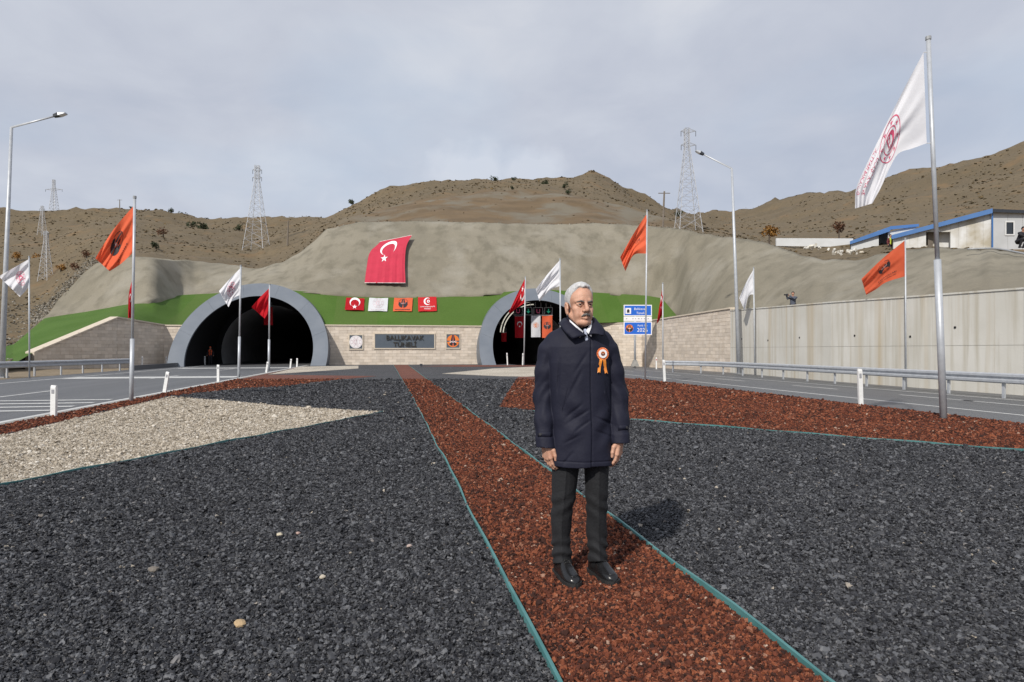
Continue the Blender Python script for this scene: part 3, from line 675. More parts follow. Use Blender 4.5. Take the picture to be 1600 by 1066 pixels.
# ------------------------------------------------------------------ artificial turf banks
def turf(label, bot, top, n=40, uc=None):
    """bot/top: lists of (px,py,d) along the bank; uc=(first end's portal, last end's portal) trims the ends to the hood"""
    def samp(pts, f):
        x = f*(len(pts)-1); i = min(int(x), len(pts)-2); g = x-i; return P(*pts[i]).lerp(P(*pts[i+1]), g)
    mb = MB(P(*bot[0])); R = 14; rows = []
    for j in range(R+1):
        row = []
        for i in range(n+1):
            p = samp(bot, i/n).lerp(samp(top, i/n), j/R); w = noise.noise(Vector((p.x*.5, p.y*.5, p.z)))*.1
            p += Vector((0, -.6, .8))*w*(0 if j in (0, R) else 1); row.append(p)
        if uc:
            for end, c in ((0, uc[0]), (1, uc[1])):
                if c is None: continue
                z = row[0 if end == 0 else -1].z; h = math.sqrt(max(0, 5.9**2-(z-CZ)**2)); ue = c+h if end == 0 else c-h
                seq = row if end == 0 else row[::-1]; sg = 1 if end == 0 else -1; k_ = next((i for i, p in enumerate(seq) if (p.x-ue)*sg >= 0), None)
                if k_:
                    a_, b_ = seq[k_-1], seq[k_]; e_ = a_.lerp(b_, (ue-a_.x)/(b_.x-a_.x))
                    for i in range(k_): seq[i].x, seq[i].y, seq[i].z = e_
        rows.append(row)
    mb.grid(rows); o = mb.build('turf_bank', M['turf'], at_org=True, smooth=True); tag(o, label, 'artificial turf'); return o
mid_turf = turf('green turf bank with four small banners between the tunnel mouths', [(450, 509.5, 58.6), (490, 509.5, 59), (560, 509.5, 59.75), (630, 509.5, 60.5), (700, 509.3, 61.35), (760, 509, 62.1), (800, 509, 62.6)],
     [(422, 451, 63.6), (470, 455, 64.1), (560, 461, 64.9), (630, 463, 65.3), (700, 462, 65.8), (770, 458, 66.6), (838, 452, 67.4)], uc=(UCL, UCR))
turf('long green turf bank above the brown shaded wing wall', [(-30, 574, 38), (18, 571, 40), (54, 549.5, 44.2), (118, 523.2, 47.7), (183, 496.6, 51.4), (240, 506, 55.9), (275, 510.5, 58), (330, 512, 60)],
     [(-20, 548, 46), (22, 538, 50), (70, 497, 60.2), (130, 488, 60.6), (205, 474, 60.2), (240, 467, 60.6), (285, 461, 67.2), (345, 458, 66.8)], uc=(None, UCL), n=64)
turf('green turf bank behind the blue road sign', [(920, 505, 65), (990, 503, 65), (1010, 500, 64.2), (1035, 499, 61.5), (1058, 498, 58.9)],
     [(842, 452, 67.6), (960, 459, 68.8), (1010, 462, 68.2), (1034, 466, 66.8), (1058, 494, 61)], uc=(UCR, None))
# ------------------------------------------------------------------ guardrails
def spline(pts, step):
    pts = [Vector(p) for p in pts]; out = []
    for i in range(len(pts)-1):
        a, b = pts[i], pts[i+1]; p, n = pts[max(i-1, 0)], pts[min(i+2, len(pts)-1)]
        k = max(2, int((b-a).length/step))
        for j in range(k):
            f = j/k; out.append(.5*((2*a)+(b-p)*f+(2*p-5*a+4*b-n)*f*f+(3*a-p-3*b+n)*f**3))
    return out+[pts[-1]]
PROF = [(0, .50), (.07, .54), (.075, .61), (.012, .655), (.012, .695), (.075, .74), (.07, .81), (0, .85)]
def guardrail(path, z, side, label, m, posts):
    c = spline([(x, y, 0) for x, y in path], 1.0); o = Vector((c[len(c)//2].x, c[len(c)//2].y, z))
    t = thing('guardrail', label, 'guardrail', o)
    def nrm(i): a, b = c[max(i-1, 0)], c[min(i+1, len(c)-1)]; d = (b-a).normalized(); return Vector((d.y, -d.x, 0))*side
    mb = MB(o); rows = []
    for i, p in enumerate(c):
        n = nrm(i); rows.append([p+n*(k+.03)+Vector((0, 0, z+h)) for k, h in PROF]+[p+n*(k+.026)+Vector((0, 0, z+h)) for k, h in reversed(PROF)])
    mb.grid(rows); mb.build('rail_beam', m, t)
    L_ = 0; nxt = 0
    for i in range(len(c)-1):
        s = (c[i+1]-c[i]).length
        while nxt <= L_+s:
            p = c[i].lerp(c[i+1], (nxt-L_)/s); n = nrm(i); d = Vector((-n.y, n.x, 0))
            mb = MB(o); mb.box(p-n*.035+Vector((0, 0, z+.23)), (.1, .06, 1.06), (d, n, Vector((0, 0, 1)))); mb.box(p+n*.02+Vector((0, 0, z+.68)), (.09, .06, .22), (d, n, Vector((0, 0, 1)))); mb.build('post', m, t); nxt += posts
        L_ += s
    return t
guardrail([(20.3, 4), (20.2, 12), (20.4, 18.2), (21.4, 30), (21.9, 38), (21.4, 41.7), (20, 44)], Z_R, -1, 'galvanised guardrail in front of the stained concrete retaining wall', M['galv'], 2.35)
guardrail([(-20.6, 12), (-19.9, 24), (-19.2, 37), (-18.6, 41), (-17.85, 47.3), (-17.6, 49)], -.06, 1, 'darker guardrail along the zebra striped road below the green bank', M['galv'], 2.1)
mb = MB((-17.5, 53, 0))
mb.hexa([Vector((-17.7, 48.6, -.06)), Vector((-17.35, 48.6, -.06)), Vector((-17.3, 60.5, -.06)), Vector((-17.65, 60.5, -.06))], [Vector((-17.65, 48.6, .3)), Vector((-17.45, 48.6, .3)), Vector((-17.4, 60.5, .3)), Vector((-17.6, 60.5, .3))])
tag(mb.build('barrier_kerb', M['asphalt'], at_org=True), 'low dark kerb barrier running from the guardrail into the tunnel mouth', 'kerb barrier')

# ------------------------------------------------------------------ white delineator posts
proto = thing('delineator_post', 'x', 'delineator', (0, 0, 0))
mb = MB(); mb.box((0, 0, .44), (.11, .07, .98)); mb.hexa([Vector((-.055, -.035, .93)), Vector((.055, -.035, .93)), Vector((.055, .035, .93)), Vector((-.055, .035, .93))], [Vector((-.05, -.02, 1)), Vector((.05, -.02, .985)), Vector((.05, .03, .985)), Vector((-.05, .03, 1))]); mb.build('post_body', M['white'], proto)
mb = MB(); mb.box((0, -.037, .8), (.06, .008, .13)); refl = mb.build('reflector', M['greyref'], proto)
DEL = [((84, 651), (84.5, 602), 0, 'upright white delineator post by the zebra stripes in front of the guardrail'),
 ((257, 614), (262.5, 581), 0, 'leaning white delineator post between the tall orange flagpole and zebra road edge'),
 ((341, 595.5), (341, 570), 0, 'white delineator post just beside the pole of the small white flag'),
 ((416, 581.5), (418.5, 565.5), 0, 'short tilted white delineator post touching the foot of the red flag pole'),
 ((453.5, 575), (455, 561), 0, 'tilted white delineator post at the tunnel mouth, first of the close pair'),
 ((464, 573.2), (464.4, 560), 0, 'upright white delineator post at the tunnel mouth, beside its tilted neighbour'),
 ((222, 574.5), (222.4, 557), -.06, 'white delineator post against the middle of the brown wing wall'),
 ((260.5, 573), (260, 557), -.06, 'white delineator post against the far corner of the brown wing wall'),
 ((294.5, 571.8), (291, 556.8), -.06, 'white delineator post leaning backwards at the foot of the grey portal ring'),
 ((320, 571), (320, 556.5), -.06, 'white delineator post beside the worker in the orange vest'),
 ((1345, 633), (1343, 576), 0, 'large white delineator post at the red gravel edge near the tallest pole'),
 ((1038.5, 596), (1036.8, 562), 0, 'white delineator post at the near end of the concrete wall guardrail'),
 ((1025.5, 577), (1025.5, 558.5), Z_R, 'small white delineator with red reflector below the blue sign'),
 ((793, 570.8), (792, 551.5), 0, 'white delineator post in front of the dark tunnel mouth behind the man'),
 ((816.5, 570.8), (817, 552), 0, 'white delineator post at the foot of the red crescent flag pole')]
from mathutils import Quaternion
for i, (b, tp, z, lab) in enumerate(DEL):
    p = G(b[0], b[1], z); d = PX(p)[2]; q = P(tp[0], tp[1], d); v = q-p
    o = proto if i == 0 else copy_tree(proto); o.location = p; o['label'] = lab; o['group'] = 'white delineator posts along the roads'
    o.rotation_mode = 'QUATERNION'; o.rotation_quaternion = Vector((0, 0, 1)).rotation_difference(v) @ Quaternion((0, 0, 1), -TH)
    o.scale = (.95, .95, v.length)
    if i == 12:
        for ch in o.children:
            if ch.name.startswith('reflector'): ch.data = ch.data.copy(); ch.data.materials[0] = M['redref']

# ------------------------------------------------------------------ flags
def crv(pts, s):
    pts = [Vector((*p, 0)) for p in pts]; L_ = [0]
    for a, b in zip(pts, pts[1:]): L_.append(L_[-1]+(b-a).length)
    x = s*L_[-1]
    for i in range(len(pts)-1):
        if x <= L_[i+1]+1e-9: break
    f = (x-L_[i])/(L_[i+1]-L_[i]); a, b = pts[i], pts[i+1]; p = pts[i-1] if i else a*2-b; n = pts[i+2] if i+2 < len(pts) else b*2-a
    return .5*((2*a)+(b-p)*f+(2*p-5*a+4*b-n)*f*f+(3*a-p-3*b+n)*f**3)
def flag(label, base, top, A, B, m, emb=None, rad=.032, sleeve=None, amp=.12, k=1.6, ph=0., z=0, name='flag_on_pole', cat='flag', d=None, pm='galv', fold=None):
    bp = G(base[0], base[1], z) if d is None else P(base[0], base[1], d); d = PX(bp)[2]
    t = thing(name, label, cat, bp, group='flags on poles around the median'); tp = P(top[0], top[1], d)
    mb = MB(bp)
    if sleeve:
        sp_ = bp.lerp(tp, sleeve); mb.tube([bp-Vector((0, 0, .2)), sp_], rad*1.55, 12); mb.build('pole_sleeve', M[pm], t, True); mb = MB(bp)
        mb.tube([sp_-(tp-bp)*.001, tp], rad, 12)
    else: mb.tube([bp-Vector((0, 0, .2)), tp], [rad*1.1, rad*.95], 12)
    mb.build('pole', M[pm], t, True)
    mb = MB(bp); mb.tube([tp-Vector((0, 0, .005)), tp+Vector((0, 0, .06))], rad*1.25, 10); mb.build('pole_cap', M['dgalv'], t)
    ns, nt_ = 44, 26
    def S(s, tt, off=0):
        s_, t_ = min(max(s, 0), 1), min(max(tt, 0), 1); a = crv(A, s_); b = crv(B, s_); q = a.lerp(b, t_)
        g = amp*(s_**.7+.08); dd = g*math.sin(2*math.pi*(k*t_+ph+.35*s_))+.45*g*math.sin(2*math.pi*(2.7*k*t_-1.1*s_+ph*2))+.13*g*math.sin(2*math.pi*(5.5*t_-2.2*s_+ph*3))
        if fold: dd += fold(s_, t_)
        return P(q.x, q.y, d+dd-off*1.0)-bp
    mb = MB((0, 0, 0)); mb.grid([[S(i/ns, j/nt_) for j in range(nt_+1)] for i in range(ns+1)]); f = mb.build('flag', M[m], t, True)
    # ties between pole and cloth
    lerpz = lambda f_: (bp.lerp(tp, f_)-bp)
    for tt in (0.0, 1.0):
        q = S(0, tt); fz = q.z/(tp-bp).z; ti = MB(); ti.tube([q, lerpz(fz)], .007, 6); ti.build('flag_tie', M['white'], t)
    if emb:
        for off in (.008, -.008):
            for items, (s0, t0), (mx, my) in emb:
                # mx,my: vectors in (s,t) per emblem unit
                decals(items, lambda x, y, off=off, s0=s0, t0=t0, mx=mx, my=my: S(s0+mx[0]*x+my[0]*y, t0+mx[1]*x+my[1]*y, off), f, 'lettering' if len(items) <= 2 and len(items[0][0][1]) != 28 else 'emblem')
    return t
# big ministry flag on the tallest pole: x runs down the fly, y towards the lower edge
flag('big white flag with crimson ring emblem hanging from the tallest pole', (1475, 655), (1450.5, 62), [(1443, 82), (1412, 140), (1376, 212), (1346, 274), (1337, 298), (1336, 326)],
     [(1448, 224), (1426, 232), (1404, 240), (1390, 263), (1378, 290), (1363, 318)], 'cwhite',
     [(ministry(), (.46, .48), ((.155, 0), (0, .42))), (lettering('ULAŞTIRMA VE', .27, 0, 0, 'pred')+lettering('ALTYAPI BAKANLIĞI', .22, 0, -.34, 'pred'), (.77, .36), ((.16, 0), (0, .75)))], rad=.043, sleeve=.42, amp=.075, k=1.3, ph=.1)
kar = lambda: highways()
kartxt = lambda: lettering('KARAYOLLARI', .36)+lettering('GENEL MÜDÜRLÜĞÜ', .24, 0, -.38)
UPR = ((-.2, 0), (0, -.24))
flag('tall orange flag with black road emblem rising above the brown hill', (205, 628), (210.5, 310), [(209.5, 321), (181, 354), (162, 382), (149, 404)], [(208, 394.6), (194, 408), (184, 416), (171.4, 424)], 'corange',
     [(kar(), (.5, .42), ((-.06, .2), (-.2, -.13))), (lettering('KARAYOLLARI', .3), (.42, .78), ((.22, .12), (.2, -.2)))], rad=.035, sleeve=.31, amp=.11, k=1.1, ph=.55)
flag('small white flag with crimson emblem in front of the portal ring', (373, 588), (376.3, 416), [(375.6, 419), (358, 437), (342, 455)], [(374.5, 461), (364, 467), (357, 480)], 'cwhite',
     [(ministry(), (.5, .5), ((-.0, .3), (.24, 0)))], rad=.045, sleeve=.36, amp=.2, k=1.2, ph=.2)
flag('plain red flag hanging over the dark empty tunnel mouth', (420, 578.5), (421.3, 445), [(421, 450), (405, 466), (393, 480)], [(420.5, 483), (418, 490), (413.5, 498)], 'cred', None, rad=.05, sleeve=.36, amp=.22, k=1.0, ph=.4)
flag('narrow red flag seen edge on beside the tall orange flag pole', (207, 584), (207.5, 433), [(206.5, 437), (201, 462), (200, 497)], [(207, 462), (206.5, 480), (205.5, 497)], 'cred',
     [(xf(crescent_star(), 1), (.35, .5), ((.1, 0), (0, .25)))], rad=.04, amp=.15, k=.8, ph=.2)
flag('white flag behind the street lamp by the guardrail', (46, 592), (45.5, 402), [(45.3, 405), (24, 417), (-2, 432)], [(45.8, 447), (39, 456), (31, 464)], 'cwhite',
     [(ministry(), (.42, .5), ((-.0, .27), (.2, 0)))], rad=.035, amp=.2, k=1.3, ph=.7, z=-.06)
flag('red flag with white crescent rising in front of the tunnel behind the man', (818.5, 570.8), (821, 433), [(820.8, 434.5), (808, 460), (795, 488)], [(820.6, 473), (808, 481), (796.5, 491)], 'cred',
     [(xf(crescent_star(), 1, 0, 0, 0), (.16, .55), ((0, -.28), (.13, 0)))], rad=.055, amp=.22, k=1.0, ph=.15)
flag('white flag just beside the man\'s head', (876, 578), (875, 405), [(874.4, 407), (856, 428), (837, 452)], [(874.2, 447), (859, 454), (843, 471)], 'cwhite', None, rad=.05, amp=.24, k=1.4, ph=.35)
flag('orange flag high on the pole crossing the blue sign', (1008, 595), (1011, 330), [(1011, 334), (992, 362), (969, 402)], [(1010, 396), (990, 399), (977, 424)], 'corange',
     [(lettering('GM', .5), (.3, .55), ((-.2, 0), (0, -.3)))], rad=.036, amp=.18, k=1.2, ph=.6)
flag('narrow red flag with white crescent before the pale wing wall', (1036, 584), (1035.5, 443), [(1035.5, 446), (1031, 474), (1026, 506)], [(1036, 474), (1035, 490), (1029, 503)], 'cred',
     [(xf(crescent_star(), 1), (.33, .5), ((.13, 0), (0, .5)))], rad=.045, amp=.2, k=.8, ph=.3, z=Z_R)
flag('plain white flag hanging beside the lamp post over the guardrail', (1179.5, 586.2), (1177.5, 419), [(1178, 420), (1166, 441), (1155, 466)], [(1178.5, 460), (1170, 463), (1163.5, 486)], 'cwhite', None, rad=.04, amp=.12, k=1.1, ph=.8, d=41.6, fold=lambda s, t: .7*s)
flag('orange flag with black road emblem against the grey slope below the sheds', (1416, 605.4), (1414.5, 374), [(1413.5, 376), (1378, 405), (1346, 436)], [(1413.5, 432), (1385, 441), (1369, 452), (1353.5, 461)], 'corange',
     [(kar(), (.47, .37), ((-.14, -.06), (.05, -.21))), (kartxt(), (.42, .78), ((-.2, -.02), (0, -.22)))], rad=.032, amp=.1, k=1.3, ph=.25, d=27.9, fold=lambda s, t: 2.7*s)

# the big banner hung on the sprayed concrete
bx = [(585.3, 379.4), (577, 396), (572.7, 419), (569.7, 442)]; by = [(643.6, 367.6), (635, 385), (632.6, 411), (633.5, 442.3)]
o0 = shot_at(602, 405); t = thing('banner', 'huge red banner with white crescent and star hung on the concrete slope', 'banner', o0)
d_c = [PX(shot_at(602, y))[2] for y in (372, 444)]
def big(s, tt, off=0):
    s, tt = min(max(s, 0), 1), min(max(tt, 0), 1); a, b = crv(bx, tt), crv(by, tt); q = a.lerp(b, s)
    dz = d_c[0]+(d_c[1]-d_c[0])*tt-.6+.09*tt*(.3+s)*math.sin(2*math.pi*(5.2*s+.2*tt))+.05*tt*math.sin(2*math.pi*(11*s+.5))*s
    return P(q.x, q.y, dz-off)-o0
mb = MB(); mb.grid([[big(i/60, j/30) for i in range(61)] for j in range(31)]); f = mb.build('cloth', M['bigred'], t, True)
decals(xf([(crescent2d(1), 'pwhite')], 1, 0, 0, -math.pi/2+.25), lambda x, y: big(.5+.215*x, .225-.17*y, .05), f, 'crescent')
decals([(star2d(1, rot=90), 'pwhite')], lambda x, y: big(.44+.1*x, .46-.085*y, .06), f, 'star')
mb = MB(); mb.tube([big(i/12, 0) for i in range(13)], .03, 6); mb.build('top_cord', M['white'], t)
mb = MB(); mb.tube([big(i/12, 1) for i in range(13)], .03, 6); mb.build('bottom_hem', M['white'], t)

# small banners pegged on the turf bank
from mathutils.bvhtree import BVHTree
tb_ = BVHTree.FromPolygons([v.co+mid_turf.location for v in mid_turf.data.vertices], [tuple(p.vertices) for p in mid_turf.data.polygons])
def turf_d(px, py):
    h = tb_.ray_cast(Vector((0, 0, CAM_Z)), P(px, py, 1)-Vector((0, 0, CAM_Z)))[0]; return PX(h)[2]-.28
BAN = [([(541, 465.2), (569.5, 466.5), (568.5, 485), (538.7, 484)], 'cred', xf(crescent_star(), .3, 0, .12, -math.pi/2), 'small dark red banner with white crescent on the turf, beside the white one'),
 ([(577, 465.6), (606.5, 466), (605, 486.3), (575, 485.8)], 'cwhite', xf(ministry('ppink'), .3, 0, .1)+lettering('T.C. ULAŞTIRMA', .1, 0, -.3, 'ppink'), 'small white banner with faint pink emblem on the turf'),
 ([(616, 465.7), (645, 465.8), (643.5, 486.2), (614, 486.2)], 'corange', xf(highways(), .27, 0, .08)+[(poly2d([(-.42, -.3), (.42, -.3), (.42, -.27), (-.42, -.27)]), 'pblack')], 'small orange banner with black emblem on the turf'),
 ([(653, 464.6), (681.8, 463.8), (682.5, 486), (653.5, 486.8)], 'cred', xf([(crescent2d(1), 'pwhite'), (ring2d(.2, .4, n=18, c=(.3, 0)), 'pwhite')], .2, 0, .15)+lettering('CUMHURBAŞKANLIĞI', .085, 0, -.14, 'pwhite')+lettering('KABİNESİ', .085, 0, -.25, 'pwhite'), 'small bright red banner with white lettering on the turf')]
M['cred2'] = mat('bright_red_cloth', (.66, .03, .035), .7, var=(.6, .025, .03), scale=2, **CL)
for i, (c, m, em, lab) in enumerate(BAN):
    if i == 3: m = 'cred2'
    o0 = P(*c[3], turf_d(*c[3])); t = thing('banner', lab, 'banner', o0, group='small banners on the turf bank')
    dd4 = [turf_d(*q) for q in c]
    def bp_(s, tt, off=0, c=c, o0=o0, i=i, dd4=dd4):
        T = Vector((*c[0], 0)).lerp(Vector((*c[1], 0)), s); B_ = Vector((*c[3], 0)).lerp(Vector((*c[2], 0)), s); q = T.lerp(B_, tt)
        return P(q.x, q.y+.5*math.sin(7*s+i)*(tt-.5), (dd4[0]*(1-s)+dd4[1]*s)*(1-tt)+(dd4[3]*(1-s)+dd4[2]*s)*tt-off-.08*math.sin(math.pi*s)*math.sin(math.pi*tt)-.05*math.sin(9*s+5*tt+i)*math.sin(math.pi*tt))-o0
    mb = MB(); mb.grid([[bp_(a/14, b/10) for a in range(15)] for b in range(11)]); f = mb.build('cloth', M[m], t, True)
    decals(em, lambda x, y, bp_=bp_: bp_(.5+x*.95, .5-y*1.3, .05), f)

# ------------------------------------------------------------------ plaques on the facade
def on_wall(px, py, v): 
    a = (px-800)/FPX; d = v/(FW.y+a*RT.y); return P(px, py, d)
def plaque(px0, py0, px1, py1, name, label, cat, body, fill):
    a, b = on_wall(px0, py1, VF-.09), on_wall(px1, py0, VF-.09); c = (a+b)/2; w, h = b.x-a.x, b.z-a.z
    t = thing(name, label, cat, c); mb = MB(); mb.box((0, .045, 0), (w, .08, h)); mb.build('plate', M[body], t)
    fr = MB(); e = .1
    for cx, cz, sx, sz in ((0, h/2+e/2, w+2*e, e), (0, -h/2-e/2, w+2*e, e), (-w/2-e/2, 0, e, h), (w/2+e/2, 0, e, h)): fr.box((cx, .035, cz), (sx, .12, sz))
    fr.build('frame', M['coping'], t); fill(t, w, h); return t
def raised(items, t, y0, dep, m, name):
    for (V, F), k in items:
        o = mesh_obj(name, [(x, y0, y) for x, y in V], F, M[k] if m is None else m, t); md = o.modifiers.new('depth', 'SOLIDIFY'); md.thickness = dep; md.offset = 0
plaque(586, 522.5, 678.5, 544, 'nameplate', 'wide slate nameplate with bronze letters on the stone wall between the tunnels', 'nameplate', 'slate',
       lambda t, w, h: [raised(lettering(q, h*.47, 0, z, 'letter'), t, -.06, .09, None, 'lettering') for q, z in (('BALLIKAVAK', h*.235), ('TÜNELİ', -h*.25))])
def rnd(t, w, h):
    mb = MB(); mb.tube([(0, .0, 0), (0, -.05, 0)], h*.47, 32); o = mb.build('disc', M['pwhite'], t)
    decals(xf(ministry('ppink'), h*.42), lambda x, y: Vector((x, -.056, y)), o)
plaque(546.2, 524, 566.2, 545, 'emblem_plaque', 'square dark plaque with pale round emblem beside the nameplate', 'plaque', 'slate', rnd)
def kgm(t, w, h):
    r = h*.46; decals(xf([(ring2d(0, 1, 5, 175, 20), 'porange'), (ring2d(.3, .98, 190, 350, 20), 'porange')], r), lambda x, y: Vector((x, -.004, y)), t)
    decals(xf([(poly2d([(-.4, 0), (-.06, 0), (-.03, .99), (-.16, .98)]), 'pblack'), (poly2d([(.4, 0), (.06, 0), (.03, .99), (.16, .98)]), 'pblack'), (ring2d(.3, .8, 215, 262, 10), 'pblack'), (ring2d(.3, .8, 278, 325, 10), 'pblack')]+[(ring2d(.09, .17, n=16, c=(x, -.1)), 'pwhite') for x in (-.36, 0, .36)]+[(poly2d([(-.035, -1), (.035, -1), (.02, 1), (-.02, 1)]), 'pred')], r), lambda x, y: Vector((x, -.009, y)), t)
plaque(697.8, 522.6, 718, 543.6, 'emblem_plaque', 'square dark plaque with orange and black road emblem near the tunnel behind the man', 'plaque', 'slate', kgm)

# ------------------------------------------------------------------ blue road sign
sd_ = 59.0; b0 = P(992.5, 571.6, sd_); sg = thing('road_sign', 'blue and white tunnel information sign behind the orange flag pole', 'road sign', (b0.x, b0.y, -.03), -TH)
k = sd_/FPX; X = lambda px: (px-992.5)*k; Z = lambda py: CAM_Z+.03+(HOR-py)*k
mb = MB(); mb.tube([(0, .08, -.2), (0, .08, Z(478))], .1, 10); mb.build('post', M['galv'], sg, True)
mb = MB(); mb.hexa([Vector((-.35, -.15, -.1)), Vector((.35, -.15, -.1)), Vector((.35, .35, -.1)), Vector((-.35, .35, -.1))], [Vector((-.16, 0, .5)), Vector((.16, 0, .5)), Vector((.16, .2, .5)), Vector((-.16, .2, .5))]); mb.build('footing', M['kerb'], sg)
def panel(y0, y1, m, name):
    w = X(1018.5)-X(974.5); c = (X(1018.5)+X(974.5))/2; zc = (Z(y0)+Z(y1))/2; h = Z(y0)-Z(y1)
    mb = MB(); mb.box((c, -.0, zc), (w, .04, h)); o = mb.build(name, M['pwhite'], sg); mb = MB(); mb.box((c, -.022, zc), (w-.16, .012, h-.16)); mb.build('panel_face', M[m], o); return o, c, zc, h
def put(items, o, cx, cz): decals(items, lambda x, y: Vector((cx+x, -.034, cz+y)), o, 'lettering')
o, c, zc, h = panel(476.5, 494, 'sblue', 'sign_panel')
put([(poly2d([(-.26, -.27), (.26, -.27), (.26, .27), (-.26, .27)]), 'pwhite')], o, X(981.5), Z(486)); decals([(poly2d([(-.12, -.17), (.12, -.17), (.12, .06), (.06, .15), (-.06, .15), (-.12, .06)]), 'pblack')], lambda x, y: Vector((X(981.5)+x, -.038, Z(486)+y)), o, 'tunnel_symbol')
put(lettering('Ballıkavak', .3, 0, 0, 'pwhite'), o, X(1000.5), Z(483)); put(lettering('Tüneli', .3, 0, 0, 'pwhite'), o, X(1000.5), Z(489.4))
o, c, zc, h = panel(494.7, 502, 'pwhite', 'sign_panel')
put([(poly2d([(x, -.03), (x+w, -.03), (x+w, .05), (x, .05)]), 'pgrey') for x, w in ((-1.1, .12), (-.5, .1), (-.25, .08), (0, .16), (.3, .1), (.55, .14), (.9, .12))], o, c, zc)
o, c, zc, h = panel(502.7, 523.5, 'sblue', 'sign_panel')
put(xf([(ring2d(0, 1, n=26), 'porange')], .35), o, X(983.5), zc); decals(xf(highways('pblack', 'pwhite'), .33), lambda x, y: Vector((X(983.5)+x, -.039, zc+y)), o)
put(lettering('Açılış Yılı', .24, 0, 0, 'pwhite'), o, X(1003.5), Z(508.8)); put(lettering('2026', .5, 0, 0, 'pwhite'), o, X(1003.5), Z(516))

# ------------------------------------------------------------------ street lamps
def lamp(label, base, top, tip, d, z):
    b = P(base[0], base[1], d); t = thing('street_lamp', label, 'street lamp', b); tp = P(top[0], top[1], d); e = P(tip[0], tip[1], d)
    mb = MB(b); mb.tube([b-Vector((0, 0, .2)), b.lerp(tp, .5), tp], [.15, .105, .07], 14); mb.build('pole', M['galv'], t, True)
    mb = MB(b); mb.box(b+Vector((0, 0, .03)), (.5, .5, .06)); mb.build('base_plate', M['dgalv'], t)
    mb = MB(b); mb.tube([tp-Vector((0, 0, .06)), tp, tp.lerp(e, .82)], [.06, .055, .045], 10); mb.build('arm', M['galv'], t, True)
    a, c = tp.lerp(e, .78), e; dr = (c-a).normalized(); w = Vector((dr.y, -dr.x, 0)).normalized(); u = w.cross(dr); u = u if u.z > 0 else -u
    L_ = (c-a).length; mb = MB(b)
    q = lambda x, s, h0: [a+dr*x+w*s+u*h0, a+dr*x-w*s+u*h0]
    mb.hexa(q(0, .09, -.06)+list(reversed(q(L_*.45, .15, -.07))), q(0, .07, .08)+list(reversed(q(L_*.45, .13, .1)))); mb.build('driver_housing', M['dtrim'], t)
    mb = MB(b); mb.hexa(q(L_*.452, .16, -.07)+list(reversed(q(L_, .13, -.04))), q(L_*.452, .13, .09)+list(reversed(q(L_, .09, .03)))); h = mb.build('lamp_head', M['galv'], t)
    mb = MB(b); mb.hexa(q(L_*.5, .13, -.085)+list(reversed(q(L_*.95, .11, -.06))), q(L_*.5, .13, -.07)+list(reversed(q(L_*.95, .11, -.045)))); mb.build('lens', M['white'], h)
lamp('tall street lamp with its arm reaching over the zebra striped road', (2, 590.5), (18, 199), (103, 177), 33, 0)
lamp('street lamp in front of the concrete retaining wall', (1155, 585), (1143.5, 263.5), (1087, 235.5), 43, Z_R)

# ------------------------------------------------------------------ pylons and poles on the hills
def pylon(label, pxb, pyb, pxt, pyt, d, wb, wt, arms, thick=.07):
    b = P(pxb, pyb, d); tp = P(pxt, pyt, d); t = thing('lattice_pylon', label, 'pylon', b, group='power line pylons on the hills'); k = d/FPX; wb, wt = wb*k/2, wt*k/2
    cs = [(-1, -1), (1, -1), (1, 1), (-1, 1)]; kink = .82
    def at(c, f):
        w = wb+(wt-wb)*min(1, f/kink); p = b.lerp(tp, f); return p+RT*c[0]*w+FW*c[1]*w
    for c in cs: mb = MB(b); mb.tube([at(c, -.06), at(c, kink), at(c, 1)], thick, 5); mb.build('leg', M['lattice'], t)
    mb = MB(b); H = (tp-b).length; f = 0; fs = [0]
    while f < .98: f = min(1, f+max(.035, .115*(1-.72*f))); fs.append(f)
    for f0, f1 in zip(fs, fs[1:]):
        for i in range(4):
            a, c = cs[i], cs[(i+1) % 4]; mb.tube([at(a, f0), at(c, f1)], thick*.4, 4, False); mb.tube([at(c, f0), at(a, f1)], thick*.4, 4, False); mb.tube([at(a, f1), at(c, f1)], thick*.4, 4, False)
    o = mb.build('bracing', M['lattice'], t)
    for f, wl, wr in arms:
        c = b.lerp(tp, f); mb = MB(b); l, r = c-RT*wl*k, c+RT*wr*k
        for s in (-1, 1):
            mb.tube([l, c+FW*s*wt+Vector((0, 0, .35))], thick*.6, 4); mb.tube([l, c+FW*s*wt-Vector((0, 0, .25))], thick*.6, 4); mb.tube([r, c+FW*s*wt+Vector((0, 0, .35))], thick*.6, 4); mb.tube([r, c+FW*s*wt-Vector((0, 0, .25))], thick*.6, 4)
        mb.build('cross_arm', M['lattice'], t)
        mb = MB(b)
        for e in (l, r): mb.tube([e, e-Vector((0, 0, .7))], thick*.9, 5)
        mb.build('insulator', M['dtrim'], t)
pylon('lattice pylon on the dip between the ridge and the central hill', 401, 390, 402, 259, 112, 31, 6, [(.95, 7, 7), (.86, 7, 7)], .045)
pylon('large lattice pylon standing behind the concrete slope beside the street lamp', 1075, 361, 1073, 201, 84, 35, 7, [(.975, 9, 14), (.84, 9, 14)], .042)
pylon('thin distant pylon with wide arms on the ridge skyline', 84.5, 332, 84, 281, 204, 10, 3, [(.7, 13, 13)], .06)
pylon('pale pylon halfway down the slope below the distant pylon', 71.5, 440, 72, 362, 95, 15, 4, [(.97, 4, 4)], .035)
pylon('faint slim pylon just behind the pale one on the slope', 66, 366, 66, 322, 150, 9, 3, [(.9, 4, 4)], .035)
